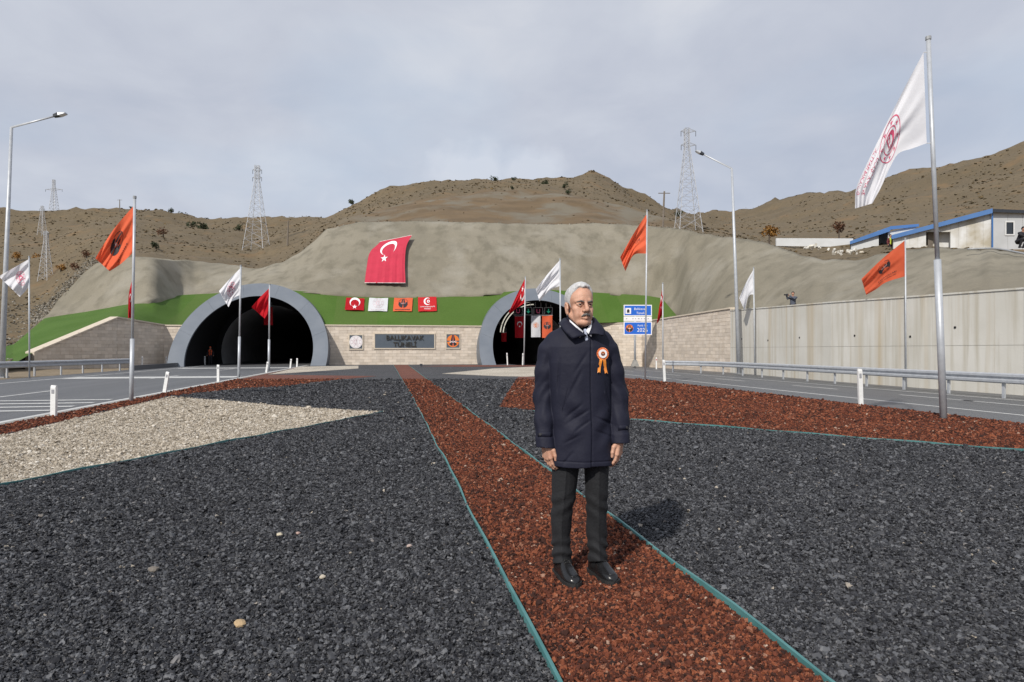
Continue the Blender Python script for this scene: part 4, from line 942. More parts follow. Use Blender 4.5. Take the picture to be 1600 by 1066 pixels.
def upole(label, px, yb, yt, d, lean=0, arm=True):
    b = P(px, yb, d); t = thing('utility_pole', label, 'utility pole', b, group='wooden power poles'); tp = P(px+lean, yt, d)
    mb = MB(b); mb.tube([b-Vector((0, 0, 1)), tp], [.15, .1], 8); mb.build('pole', M['wood'], t)
    if arm: mb = MB(b); c = b.lerp(tp, .95); mb.tube([c-RT*.7, c+RT*.7], .05, 6); mb.build('cross_arm', M['wood'], t)
upole('wooden power pole between the central hill and the large pylon', 1035, 360, 299, 76, 3)
upole('thin wooden pole on the skyline above the tall orange flag', 187, 326, 312, 190)
upole('thin wooden pole low beside the pylon on the dip', 449, 376, 345, 105, 1.5)

# ------------------------------------------------------------------ prefab sheds on the plateau
def shed_front(t, px0, px1, d0, d1, yb, yt0, yt1, m, npan, skip=()):
    for i in range(npan):
        if i in skip: continue
        f0, f1 = i/npan, (i+1)/npan; g = .001; f0 += g; f1 -= g
        q = lambda f, y: P(px0+(px1-px0)*f, y, d0+(d1-d0)*f); yt = lambda f: yt0+(yt1-yt0)*f
        mb = MB(t.location); bot = [q(f0, yb), q(f1, yb)]; top = [q(f0, yt(f0)), q(f1, yt(f1))]
        mb.hexa([bot[0], bot[1], bot[1]+FW*.08, bot[0]+FW*.08], [top[0], top[1], top[1]+FW*.08, top[0]+FW*.08]); mb.build('wall_panel', M[m], t)
c0 = P(1470, 392, 47); t = thing('prefab_shed', 'white stained prefab shed with blue sloping roof and a small window', 'shed', c0); og = t.location
shed_front(t, 1396, 1549, 49, 46, 400, 370, 329.5, 'bdirty', 12, skip=(4, 5, 6)); shed_front(t, 1551.5, 1760, 46, 48.5, 400, 330.5, 338, 'bwall', 9)
qf = lambda f, y, dd=0: P(1396+153*f, y, 49-3*f+dd)
yt = lambda f: 370+(329.5-370)*f
mb = MB(og); f0, f1 = .3333, .5833
mb.hexa([qf(f0, 362.5), qf(f1, 362.5), qf(f1, 362.5, .08), qf(f0, 362.5, .08)][::1], [qf(f0, yt(f0)), qf(f1, yt(f1)), qf(f1, yt(f1), .08), qf(f0, yt(f0), .08)]) if yt(f0) < 362 else None
mb.build('lintel_panel', M['bdirty'], t)
mb = MB(og); mb.grid([[qf(f0, 362.5, .08), qf(f0, 362.5, .7)], [qf(f0, 400, .08), qf(f0, 400, .7)]]); mb.grid([[qf(f1, 362.5, .08), qf(f1, 362.5, .7)], [qf(f1, 400, .08), qf(f1, 400, .7)]]); mb.grid([[qf(f0, 358, .7), qf(f1, 358, .7)], [qf(f0, 400, .7), qf(f1, 400, .7)]]); mb.grid([[qf(f0, 362.5, .08), qf(f1, 362.5, .08)], [qf(f0, 362.5, .7), qf(f1, 362.5, .7)]]); mb.build('door_recess', M['bdirty'], t)
mb = MB(og); mb.hexa([qf(f0+.02, 400, .3), qf(f0+.07, 400, .5), qf(f0+.07, 400, .55), qf(f0+.02, 400, .35)], [qf(f0+.02, 364, .3), qf(f0+.07, 364, .5), qf(f0+.07, 364, .55), qf(f0+.02, 364, .35)]); mb.build('door', M['wood'], t)
rf = lambda px, y, d: P(px, y, d)
mb = MB(og); mb.hexa([rf(1393, 374, 48.8), rf(1551, 333, 45.6), rf(1551, 333, 54), rf(1393, 374, 57)], [rf(1393, 367.5, 48.8), rf(1551, 325.5, 45.6), rf(1551, 325.5, 54), rf(1393, 367.5, 57)]); mb.build('roof', M['blue'], t)
mb = MB(og); mb.hexa([rf(1551.2, 331.5, 45.6), rf(1765, 339, 48.5), rf(1765, 339, 56), rf(1551.2, 331.5, 54)], [rf(1551.2, 326.5, 45.6), rf(1765, 334.5, 48.5), rf(1765, 334.5, 56), rf(1551.2, 326.5, 54)]); mb.build('roof_edge', M['dtrim'], t)
mb = MB(og); mb.hexa([rf(1549.2, 400, 45.85), rf(1552, 400, 45.85), rf(1552, 400, 46.3), rf(1549.2, 400, 46.3)], [rf(1549.2, 331, 45.85), rf(1552, 331, 45.85), rf(1552, 331, 46.3), rf(1549.2, 331, 46.3)]); mb.build('corner_trim', M['blue'], t)
dw = lambda px: 46+2.5*(px-1551.5)/208.5
mb = MB(og); wq = lambda px, y, o: P(px, y, dw(px)-o)
for x0, x1, y0, y1 in ((1570.5, 1572.5, 345.5, 368), (1583.5, 1585.5, 345.5, 368), (1572.5, 1583.5, 345.5, 347.5), (1572.5, 1583.5, 366, 368)):
    mb.hexa([wq(x0, y1, .06), wq(x1, y1, .06), wq(x1, y1, -.1), wq(x0, y1, -.1)], [wq(x0, y0, .06), wq(x1, y0, .06), wq(x1, y0, -.1), wq(x0, y0, -.1)])
wf = mb.build('window_frame', M['white'], t); mb = MB(og); mb.quad(wq(1572.3, 366.2, .012), wq(1583.7, 366.2, .012), wq(1583.7, 347.3, .012), wq(1572.3, 347.3, .012)); mb.build('pane', M['glass'], wf)
c0 = P(1370, 392, 57); t = thing('prefab_shed', 'smaller white shed with blue roof and dark doorway beside the stained shed', 'shed', c0); og = t.location
shed_front(t, 1330, 1373, 57, 56.3, 394, 380, 367.5, 'bwall', 4); shed_front(t, 1388, 1432, 56, 55.2, 394, 363, 352, 'bwall', 4)
mb = MB(og); mb.quad(P(1371, 394, 58.5), P(1390, 394, 58.5), P(1390, 360, 58.5), P(1371, 360, 58.5)); mb.build('doorway', M['dgalv'], t)
mb = MB(og); mb.hexa([P(1328, 382, 56.8), P(1391, 361.5, 55.7), P(1391, 361.5, 64), P(1328, 382, 66)], [P(1328, 377, 56.8), P(1391, 354, 55.7), P(1391, 354, 64), P(1328, 377, 66)]); mb.build('roof', M['blue'], t)
mb = MB(og); mb.hexa([P(1391, 359, 55.7), P(1436, 354, 55), P(1436, 354, 63), P(1391, 359, 64)], [P(1391, 353.6, 55.7), P(1436, 350, 55), P(1436, 350, 63), P(1391, 353.6, 64)]); mb.build('roof_edge', M['blue'], t)
a, b = P(1213, 378, 66), P(1333, 379.5, 62); mb = MB(a); up = Vector((0, 0, .42)); bk = FW*.2
mb.hexa([a-up, b-up, b-up+bk, a-up+bk], [a+up*.9, b+up*1.0, b+up*1.0+bk, a+up*.9+bk]); tag(mb.build('low_wall', M['bwall'], at_org=True), 'long low white wall below the hillside running up to the smaller shed', 'low wall')
a = [P(1512, 389.5, 34.4), P(1540, 388.3, 34.2), P(1560, 389, 33.5), P(1580, 392.5, 32.8), P(1605, 397.5, 31.8)]
mb = MB(a[0]); mb.tube(spline(a, .3), .05, 7); tag(mb.build('pipe', M['dgalv'], at_org=True, smooth=True), 'grey pipe lying along the slope top near the squatting man', 'pipe')
for cx, cy, dd, n, lab in ((1266, 386.5, 54, 22, 'heap of pale rubble at the top edge of the concrete slope'), (1320, 393, 50, 26, 'scattered pale stones on the earth below the smaller shed')):
    mb = MB(P(cx, cy, dd))
    for _ in range(n):
        p = P(cx+random.gauss(0, 11 if n > 22 else 6), cy+random.gauss(0, 2.2), dd+random.uniform(-.6, .6)); s = random.uniform(.1, .3); ax = [Vector((random.gauss(0, 1), random.gauss(0, 1), random.gauss(0, 1))).normalized() for _ in range(3)]
        mb.box(p, (s, s*.7, s*.5), (ax[0], ax[0].cross(ax[1]).normalized(), ax[0].cross(ax[0].cross(ax[1])).normalized()))
    tag(mb.build('rubble', M['conc'], at_org=True), lab, 'rubble', kind='stuff')

# ------------------------------------------------------------------ shrubs and small trees
def shrub(label, px, py, w, h, m='leaf', d=None, name='shrub', cat='shrub', n=240):
    p = on_hill(px, py) if d is None else P(px, py, d); dd = PX(p)[2]; k = dd/FPX; W_, H_ = w*k/2, h*k
    t = thing(name, label, cat, p, group='dark shrubs dotted over the hills' if m == 'leaf' else None); mb = MB(); mb.tube([(0, 0, -.4), (0, 0, H_*.35), (W_*.1, 0, H_*.7)], [W_*.14, W_*.09, W_*.03], 6); mb.build('trunk', M['bark'], t)
    mb = MB(); lob = [(Vector((random.uniform(-.55, .55)*W_, random.uniform(-.55, .55)*W_, H_*random.uniform(.35, .8))), W_*random.uniform(.35, .7)) for _ in range(7)]
    for _ in range(n):
        c, r = random.choice(lob); v = Vector((random.gauss(0, 1), random.gauss(0, 1), random.gauss(0, 1))).normalized()
        q = c+v*r*random.uniform(.6, 1.05); s = W_*random.uniform(.1, .22); a = Vector((random.gauss(0, 1), random.gauss(0, 1), random.gauss(0, 1))).normalized(); b_ = a.cross(v+Vector((.1, .2, .3))).normalized()
        mb.quad(q-a*s, q+b_*s*.6, q+a*s, q-b_*s*.6)
    mb.build('crown', M[m], t)
for a in [('lone dark shrub on the shoulder of the central hill', 550, 323.5, 12, 11), ('dark shrub on the hill crest straight under the white cloud bank', 772, 284.5, 12, 8), ('small dark shrub just below the crest in the middle of the hill', 803, 290, 9, 7),
          ('low dark shrub under the small crest shrub', 801, 298, 8, 6), ('round dark shrub nearest the summit side of the crest', 851, 291, 14, 10), ('tall dark shrub pair below the summit', 883, 297, 11, 13), ('dark shrub leaning below the tall shrub pair', 888, 304, 10, 10),
          ('round dark shrub on the ridge skyline, first of two', 268, 337.5, 10, 9), ('smaller round shrub on the ridge skyline, second of two', 282, 339, 8, 8), ('tiny dark shrub on the skyline behind the orange flag', 204, 323.5, 6, 6),
          ('broad dark shrub below the two skyline shrubs', 316, 360, 20, 14), ('dark shrub clump beside the broad one', 299, 354, 14, 11), ('dark shrub low on the ridge above the brown wing wall', 243, 388, 16, 12), ('dark shrub behind the large pylon', 1060, 339, 14, 10), ('dark shrub low on the ridge beside the pylon on the dip', 372, 362, 14, 8)]: shrub(*a)
shrub('yellow autumn bush between the street lamp and the low white wall', 1202, 379, 22, 30, 'leafo', 62, 'bush', 'bush', 420)
shrub('rust coloured bare bush above the low white wall', 1311, 370, 20, 24, 'leafr', 68, 'bush', 'bush', 420)
for i, (px, py) in enumerate([(118, 417), (60, 405), (135, 398), (28, 418), (255, 372), (95, 424)]):
    shrub(['rust coloured', 'yellow autumn'][i % 2]+' bush low on the brown slope, '+['nearest the orange flag', 'below the pale pylon', 'above the concrete slope corner', 'above the white flag', 'behind the orange flag pole', 'between pale pylon and concrete slope'][i], px, py, 17, 12, 'leafo' if i % 2 else 'leafr', None, 'bush', 'bush', 160)

# ------------------------------------------------------------------ things inside the tunnels
def hung(label, px0, px1, y0, y1, d, m, em):
    o0 = P((px0+px1)/2, y0, d); t = thing('hanging_banner', label, 'banner', o0, group='banners hung inside the tunnel'); k = d/FPX; w, h = (px1-px0)*k, (y1-y0)*k
    S = lambda s, tt, off=0: RT*(s-.5)*w+Vector((0, 0, -tt*h))+FW*(.05*math.sin(5*s+3*tt)-off)
    mb = MB(); mb.grid([[S(i/12, j/12) for i in range(13)] for j in range(13)]); f = mb.build('cloth', M[m], t, True)
    mb = MB(); mb.tube([RT*(-.55*w), RT*(.55*w)], .03, 6); mb.tube([RT*(-.4*w), RT*(-.4*w)+Vector((0, 0, .5))], .015, 5); mb.tube([RT*(.4*w), RT*(.4*w)+Vector((0, 0, .5))], .015, 5); mb.build('hanger', M['dgalv'], t)
    if em: decals(em, lambda x, y: S(.5+x, .45-y*w/h, .03), f)
hung('dark red banner with white crescent hung inside the tunnel', 804.5, 819.5, 494, 528, 66.3, 'cred', xf(crescent_star(), .26, 0, .2, -math.pi/2))
hung('white banner with faint emblem hung inside the tunnel', 830, 844.5, 493, 527, 66.3, 'cwhite', xf(ministry('porange'), .3))
hung('orange banner with black emblem hung inside the tunnel', 847, 863, 493, 528, 66.3, 'corange', xf(highways(), .36))
hung('deep red banner hung in the dark mouth behind the plain red flag', 412, 426, 480, 508, 63.8, 'cred', None)
hung('small dark red banner hung by the tunnel wall below the light arcs', 783.5, 791.5, 520, 534, 67.5, 'cred', None)
er, eg = emit('red_signal', (.3, .035, .09), .35), emit('green_signal', (.01, .26, .15), .5)
SIGS = [('lane signal panel with red mark, first over the tunnel road', 803, 816, er), ('lane signal panel with green arrow, first over the tunnel road', 820, 831, eg), ('lane signal panel with red mark, nearer the green end', 834, 848, er), ('lane signal panel with green arrow closest to the man', 851, 863, eg)]
for lab, x0, x1, m in SIGS:
    d = 66.8; o0 = P((x0+x1)/2, 486.5, d); t = thing('lane_signal', lab, 'lane signal', o0, -TH, group='lane signals inside the tunnel'); k = d/FPX; w, h = (x1-x0)*k, 11.5*k
    mb = MB(); mb.box((0, .08, 0), (w, .14, h)); mb.build('signal_housing', M['black'], t)
    fr = MB()
    for cx, cz, sx, sz in ((0, h/2, w+.06, .05), (0, -h/2, w+.06, .05), (-w/2, 0, .05, h-.05), (w/2, 0, .05, h-.05)): fr.box((cx, 0, cz), (sx, .2, sz))
    fr.build('frame', M['lining'], t); mb = MB(); mb.tube([(-w*.3, .08, h/2), (-w*.3, .08, h/2+.6)], .03, 6); mb.tube([(w*.3, .08, h/2), (w*.3, .08, h/2+.6)], .03, 6); mb.build('bracket', M['lining'], t)
    if m is er: it = [(ring2d(.12, .2, 180, 360, 14, (0, -.02)), 'x'), (poly2d([(-.2, 0), (-.12, 0), (-.12, .24), (-.2, .24)]), 'x'), (poly2d([(.12, 0), (.2, 0), (.2, .24), (.12, .24)]), 'x')]
    else: it = [(poly2d([(-.04, 0), (.04, 0), (.04, .26), (-.04, .26)]), 'x'), (poly2d([(-.22, .02), (0, -.24), (.22, .02)]), 'x')]
    for (V, F), _ in it: mesh_obj('symbol', [(x*.95, -.004, y*.95) for x, y in V], F, m, t)
el = emit('light_tube', (1, .95, .8), .55)
for o_ in (0, .3):
    q = lambda a, r_: Vector((15.2+(3.4+r_)*math.cos(a), 66.0, 3.0+(3.2+r_)*math.sin(a)))
    pts = [q(math.radians(176-84*i/30), o_) for i in range(31)]
    t = thing('tunnel_light', 'glowing curved light tube inside the tunnel beside the hung banners, '+('inner of the two' if o_ == 0 else 'outer of the two'), 'tunnel light', pts[0], group='curved light tubes inside the tunnel')
    mb = MB(pts[0]); mb.tube(pts, .055, 6); mb.build('light_tube', el, t, True)
    for k_ in (4, 15, 26):
        c_ = pts[k_]; dv = Vector((c_.x-UCR, 0, c_.z-CZ)).normalized(); e_ = Vector((UCR, 66.0, CZ))+dv*(RI+.05); mb = MB(pts[0]); mb.tube([c_+Vector((0, .03*(1 if o_ else -1), 0)), e_+Vector((0, .03*(1 if o_ else -1), 0))], .02, 5); mb.build('hanger', M['lining'], t)
c = P(346, 541, 71.5); t = thing('emergency_sign', 'small dark green glowing sign above the grey cabinet in the tunnel', 'sign', c, -TH); mb = MB(); mb.box((0, 0, 0), (.36, .08, .6)); mb.build('sign_box', M['dtrim'], t); mb = MB(); mb.box((0, -.045, 0), (.26, .008, .46)); mb.build('sign_face', emit('green_sign', (.01, .14, .06), .25), t)
c = P(344, 570, 70.5); t = thing('equipment_cabinet', 'grey equipment cabinet standing at the tunnel wall behind the worker', 'cabinet', (c.x, c.y, -.03), -TH); mb = MB(); mb.box((0, 0, .8), (.85, .5, 1.6)); mb.build('cabinet_body', M['kerb'], t); mb = MB(); mb.box((0, -.26, .82), (.75, .02, 1.45)); dr = mb.build('door', M['kerb'], t); mb = MB(); mb.box((.3, -.285, .85), (.03, .03, .14)); mb.build('handle', M['dtrim'], dr)
c = G(658, 573.2); t = thing('ground_floodlight', 'tiny dark floodlight on the gravel before the nameplate wall', 'floodlight', (c.x, c.y, 0)); mb = MB(); mb.box((0, 0, .16), (.22, .12, .16)); mb.build('lamp_body', M['dtrim'], t); mb = MB(); mb.tube([(0, 0, -.05), (0, 0, .1)], .03, 8); mb.build('stake', M['dtrim'], t)
# a few odd pale pebbles that lie among the dark chips
PEB = [(374, 974, .05, 'tan pebble, largest of the pale ones on the dark gravel'), (437, 835, .035, 'cream pebble among dark chips, beside a pinkish one'), (466, 833, .025, 'pinkish pebble among dark chips beside the cream one'), (504, 901, .03, 'small cream pebble midway to the red strip'), (240, 890, .05, 'flat grey brown stone on the dark gravel'), (640, 853, .03, 'pale pinkish stone near the red strip edge')]
for i, (px, py, r, lab) in enumerate(PEB):
    p = G(px, py, .02); bm = bmesh.new(); bmesh.ops.create_icosphere(bm, subdivisions=2, radius=r*.62)
    for v in bm.verts: v.co *= 1+.45*noise.noise(v.co/r*1.3+Vector((i*3, 0, 0))); v.co.z *= .6
    me = bpy.data.meshes.new('pebble'); bm.to_mesh(me); bm.free(); me.materials.append(mat('pale_pebble', [(.42, .3, .17), (.5, .44, .33), (.4, .28, .24), (.45, .4, .32), (.16, .14, .12), (.42, .33, .29)][i], .85, bump=.3, bscale=60)); o = link(bpy.data.objects.new('pebble', me)); o.location = p; tag(o, lab, 'pebble', 'pale pebbles on the dark gravel')
# ------------------------------------------------------------------ people: bodies and clothes are sculpted as distance fields and meshed
class Field:
    def __init__(s, lo, hi, r):
        s.lo = np.array(lo, float); s.r = r; n = [int((h-l)/r)+2 for l, h in zip(lo, hi)]
        ax = [np.float32(l+r*np.arange(k)) for l, k in zip(lo, n)]; s.X, s.Y, s.Z = np.meshgrid(*ax, indexing='ij'); s.d = np.full(s.X.shape, 9, np.float32)
    def un(s, e, k=0.): s.d = np.minimum(s.d, e) if k <= 0 else smin(s.d, e, k); return s
    def cut(s, e, k=0.): s.d = np.maximum(s.d, -e) if k <= 0 else -smin(-s.d, e, k); return s
    def keep(s, e): s.d = np.maximum(s.d, e); return s
    def ell(s, c, r):
        x, y, z = (s.X-c[0])/r[0], (s.Y-c[1])/r[1], (s.Z-c[2])/r[2]; k = np.sqrt(x*x+y*y+z*z); g = np.sqrt((x/r[0])**2+(y/r[1])**2+(z/r[2])**2)+1e-6
        return k*(k-1)/g
    def cone(s, a, b, ra, rb):
        a, b = np.array(a, float), np.array(b, float); ba = b-a; L = ba @ ba
        t = np.clip(((s.X-a[0])*ba[0]+(s.Y-a[1])*ba[1]+(s.Z-a[2])*ba[2])/L, 0, 1)
        return np.sqrt((s.X-a[0]-t*ba[0])**2+(s.Y-a[1]-t*ba[1])**2+(s.Z-a[2]-t*ba[2])**2)-(ra+(rb-ra)*t)
    def chain(s, pts, rad, k=.01):
        d = None
        for i in range(len(pts)-1):
            e = s.cone(pts[i], pts[i+1], rad[i], rad[i+1]); d = e if d is None else smin(d, e, k)
        return d
    def mesh(s):
        D = s.d; ins = D < 0; n = np.array(D.shape)
        c = [ins[i:n[0]-1+i, j:n[1]-1+j, k:n[2]-1+k] for i in (0, 1) for j in (0, 1) for k in (0, 1)]
        cnt = sum(x.astype(np.int8) for x in c); act = np.argwhere((cnt > 0) & (cnt < 8)); idx = np.full(n-1, -1, np.int64); idx[tuple(act.T)] = np.arange(len(act))
        acc = np.zeros((len(act), 3)); w = np.zeros(len(act))
        co = np.array([(i, j, k) for i in (0, 1) for j in (0, 1) for k in (0, 1)])
        val = np.stack([D[tuple((act+o).T)] for o in co], 1)
        for a in range(8):
            for b in range(a+1, 8):
                if np.abs(co[a]-co[b]).sum() != 1: continue
                va, vb = val[:, a], val[:, b]; m = (va < 0) != (vb < 0); t = np.where(m, va/np.where(m, va-vb, 1), 0)
                acc += np.where(m[:, None], co[a]+(co[b]-co[a])*t[:, None], 0); w += m
        V = s.lo+(act+acc/w[:, None])*s.r; Q = []
        for ax in range(3):
            sl0 = [slice(1, n[q]-1) for q in range(3)]; sl0[ax] = slice(0, n[ax]-1); sl1 = list(sl0); sl1[ax] = slice(1, n[ax])
            a, b = ins[tuple(sl0)], ins[tuple(sl1)]; e = np.argwhere(a != b); fl = a[tuple(e.T)]
            off = np.ones(3, int); off[ax] = 0; e = e+off; u, v = [q for q in range(3) if q != ax]
            if ax == 1: u, v = v, u
            def at(du, dv): z = e.copy(); z[:, u] -= du; z[:, v] -= dv; return idx[tuple(z.T)]
            q = np.stack([at(1, 1), at(0, 1), at(0, 0), at(1, 0)], 1); q[~fl] = q[~fl][:, ::-1]; Q.append(q)
        return V, np.concatenate(Q)
def smin(a, b, k): h = np.clip(.5+.5*(b-a)/k, 0, 1); return b+(a-b)*h-k*h*(1-h)
def sstep(a, b, x): t = np.clip((x-a)/(b-a), 0, 1); return t*t*(3-2*t)
def join_vf(parts):
    V, F, n = [], [], 0
    for v, f in parts: V.append(v); F.append(f+n); n += len(v)
    return np.concatenate(V), np.concatenate(F)

def skin_x(nt, vec, col, b):
    a = nnoise(nt, vec, 22, .35, .65, 4); c = nmix(nt, a, (.57, .325, .225), (.47, .235, .155))
    g = nnoise(nt, vec, 120, .3, .7, 3); c = nmix(nt, .25, c, nmix(nt, g, (.48, .25, .165), (.62, .38, .28)))
    b.inputs['Subsurface Weight'].default_value = .05; b.inputs['Subsurface Radius'].default_value = (.012, .005, .003); return c
M['skin'] = mat('skin', (.5, .26, .18), .55, extra=skin_x, bump=.12, bscale=260)
M['hair'] = mat('grey_hair', (.4, .395, .395), .6, var=(.58, .575, .57), scale=60, bump=.25, bscale=190, stretch=(1, .3, .5))
M['stache'] = mat('grey_moustache', (.085, .078, .072), .75, var=(.24, .23, .22), scale=120, bump=.3, bscale=260, stretch=(1, 1, .3))
M['brow'] = mat('dark_eyebrow', (.09, .078, .07), .85, var=(.17, .15, .14), scale=200, bump=.15, bscale=300)
M['eyew'] = mat('eye_white', (.36, .32, .3), .25); M['iris'] = mat('dark_iris', (.025, .015, .01), .12)
def navy_x(nt, vec, col, b):
    f = nnoise(nt, vec, 700, .3, .7, 2); return nmix(nt, f, (.0095, .01, .0205), (.0165, .0175, .033))
M['navy'] = mat('navy_coat_cloth', (.016, .018, .034), .68, extra=navy_x, bump=.14, bscale=30, spec=.22)
M['trouser'] = mat('charcoal_trouser_cloth', (.0072, .0076, .0098), .85, var=(.0115, .012, .0145), scale=300, bump=.25, bscale=60)
M['shirt'] = mat('white_shirt_cloth', (.74, .75, .79), .7, bump=.1, bscale=80)
M['tie'] = mat('pale_blue_tie', (.36, .4, .52), .5, var=(.46, .5, .62), scale=160)
M['dsock'] = mat('black_sock', (.01, .01, .012), .9)
M['leather'] = mat('black_shoe_leather', (.011, .011, .012), .26, bump=.08, bscale=40)
M['sole'] = mat('black_rubber_sole', (.014, .014, .014), .7, bump=.3, bscale=60)
M['button'] = mat('dark_button', (.02, .018, .02), .35)
M['rib'] = mat('orange_ribbon', (.76, .27, .035), .45, var=(.66, .2, .025), scale=30)
M['rosep'] = mat('coral_pleats', (.75, .22, .07), .55, var=(.62, .15, .045), scale=60)

MAN = P(912, 547, 3.85); MAN.z = 0
man = thing('person', 'man in a long navy coat with orange rosette standing on the red gravel strip', 'person', MAN, -TH)
mp = .00385
mx = lambda px: (px-912)*mp
mz = lambda py: CAM_Z+(547-py)*mp

def build_head():
    f = Field((-.115, -.15, -.24), (.115, .14, .14), .0019)
    f.un(f.ell((0, .018, .032), (.0765, .098, .084)))
    f.un(f.ell((0, -.03, .03), (.066, .062, .062)), .02)
    f.un(f.ell((0, -.028, -.05), (.057, .058, .07)), .02)
    f.un(f.chain([(-.054, -.002, -.066), (-.03, -.06, -.104), (0, -.078, -.108), (.03, -.06, -.104), (.054, -.002, -.066)], [.018, .018, .019, .018, .018], .006), .018)
    f.un(f.ell((0, -.083, -.105), (.02, .016, .015)), .012)
    for s in (-1, 1):
        f.un(f.ell((s*.046, -.05, -.03), (.02, .024, .019)), .016)
        f.un(f.ell((s*.036, -.058, -.062), (.024, .024, .03)), .016)
    f.un(f.chain([(-.05, -.062, .012), (-.024, -.0845, .0165), (0, -.083, .018), (.024, -.0845, .0165), (.05, -.062, .012)], [.0085, .0115, .009, .0115, .0085], .005), .011)
    for s in (-1, 1): f.cut(f.ell((s*.032, -.098, -.003), (.0215, .021, .0125)), .011)
    for s in (-1, 1):                                       # lids around the eyes
        f.un(f.chain([(s*.016, -.078, -.0025), (s*.032, -.0845, .0026), (s*.049, -.072, -.002)], [.0038, .0046, .0038], .003), .005)
        f.un(f.chain([(s*.018, -.077, -.006), (s*.032, -.081, -.0132), (s*.047, -.071, -.007)], [.0034, .0037, .0034], .003), .009)
        f.cut(f.chain([(s*.02, -.088, -.0195), (s*.034, -.087, -.024), (s*.046, -.078, -.02)], [.0008, .0012, .0008], .002), .006)
    f.un(f.chain([(0, -.086, .012), (0, -.099, -.01), (0, -.113, -.033)], [.0095, .0105, .014], .004), .009)
    f.un(f.ell((0, -.113, -.038), (.0125, .0105, .0095)), .006)
    for s in (-1, 1): f.un(f.ell((s*.0165, -.099, -.041), (.0095, .0125, .0095)), .006); f.cut(f.ell((s*.007, -.107, -.0485), (.0035, .0055, .003)), .003)
    f.un(f.ell((0, -.086, -.065), (.03, .016, .022)), .012)  # upper lip area
    f.un(f.chain([(-.022, -.088, -.073), (0, -.0995, -.0715), (.022, -.088, -.073)], [.004, .0055, .004], .003), .005)
    f.un(f.chain([(-.02, -.087, -.081), (0, -.0985, -.0825), (.02, -.087, -.081)], [.0045, .0066, .0045], .003), .005)
    f.cut(f.chain([(-.025, -.093, -.077), (0, -.1065, -.0768), (.025, -.093, -.077)], [.0013, .0019, .0013], .002), .003)
    f.cut(f.chain([(-.015, -.1, -.0935), (0, -.101, -.094), (.015, -.1, -.0935)], [.003, .004, .003], .002), .008)
    for s in (-1, 1): f.cut(f.chain([(s*.02, -.1, -.043), (s*.0305, -.0925, -.06), (s*.033, -.085, -.08)], [.0022, .0036, .0022], .002), .007)
    for z, a in ((.052, .0011), (.064, .0010), (.042, .0009)):   # forehead creases
        f.cut(f.chain([(-.034, -.088, z), (0, -.097, z+.003), (.034, -.088, z)], [.0012]*3, .002)-a, .005)
    for s in (-1, 1):
        f.un(f.ell((s*.079, .014, -.026), (.0085, .019, .033)), .005); f.un(f.ell((s*.083, .02, -.009), (.007, .016, .02)), .005); f.un(f.ell((s*.077, .006, -.053), (.007, .009, .011)), .004)
        f.cut(f.ell((s*.0905, .012, -.02), (.008, .0105, .019)), .003); f.un(f.ell((s*.08, -.002, -.026), (.006, .005, .008)), .004)
    f.un(f.cone((0, .02, -.07), (0, .04, -.24), .055, .06), .022)
    f.un(f.cone((-.03, .0, -.15), (-.02, -.02, -.24), .02, .022), .02); f.un(f.cone((.03, .0, -.15), (.02, -.02, -.24), .02, .022), .02)
    V, F = f.mesh(); return V, F
def build_hair():
    f = Field((-.115, -.15, -.13), (.115, .16, .155), .0024)
    d = f.ell((0, .02, .035), (.0785, .099, .0855)); d = smin(d, f.ell((0, -.018, .062), (.064, .07, .064)), .02); d = smin(d, f.ell((0, .035, -.05), (.062, .072, .06)), .03)
    n = .0008*np.sin(f.X*330+f.Z*60)*np.sin(f.Y*70+f.X*50)+.0005*np.sin(f.X*560+f.Y*90+f.Z*100)
    hl = np.interp(f.Y, [-.12, -.075, -.055, -.04, -.02, -.006, .002, .03, .036, .08, .14], [.114, .098, .084, .055, .012, -.03, -.002, .006, -.056, -.09, -.09]).astype(np.float32)
    hl = hl+.014*np.clip(np.abs(f.X)/.05, 0, 1)*(f.Y < -.05)+.004*np.sin(f.X*170)
    f.d = (d+n-.0042+.0035*sstep(.06, .12, f.Z)).astype(np.float32); f.cut(-(hl-f.Z), 0) if 0 else None
    f.d = (f.d+.0048*np.exp(-np.clip(f.Z-hl, 0, 1)/.012)).astype(np.float32)
    f.d = -smin(-f.d, -(hl-f.Z)*.8, .006); return f.mesh()
def head_xf(V, yaw=.29, c=None):
    c = c if c is not None else (mx(905), -.028, mz(476))
    p = math.radians(1.5); V = np.array(V, float)*np.array([.95, 1, 1]); y = V[:, 1]*math.cos(p)-V[:, 2]*math.sin(p); z = V[:, 1]*math.sin(p)+V[:, 2]*math.cos(p); x = V[:, 0]
    s = 1.02; return np.stack([c[0]+s*(x*math.cos(yaw)-y*math.sin(yaw)), c[1]+s*(x*math.sin(yaw)+y*math.cos(yaw)), c[2]+s*z*1.02], 1)
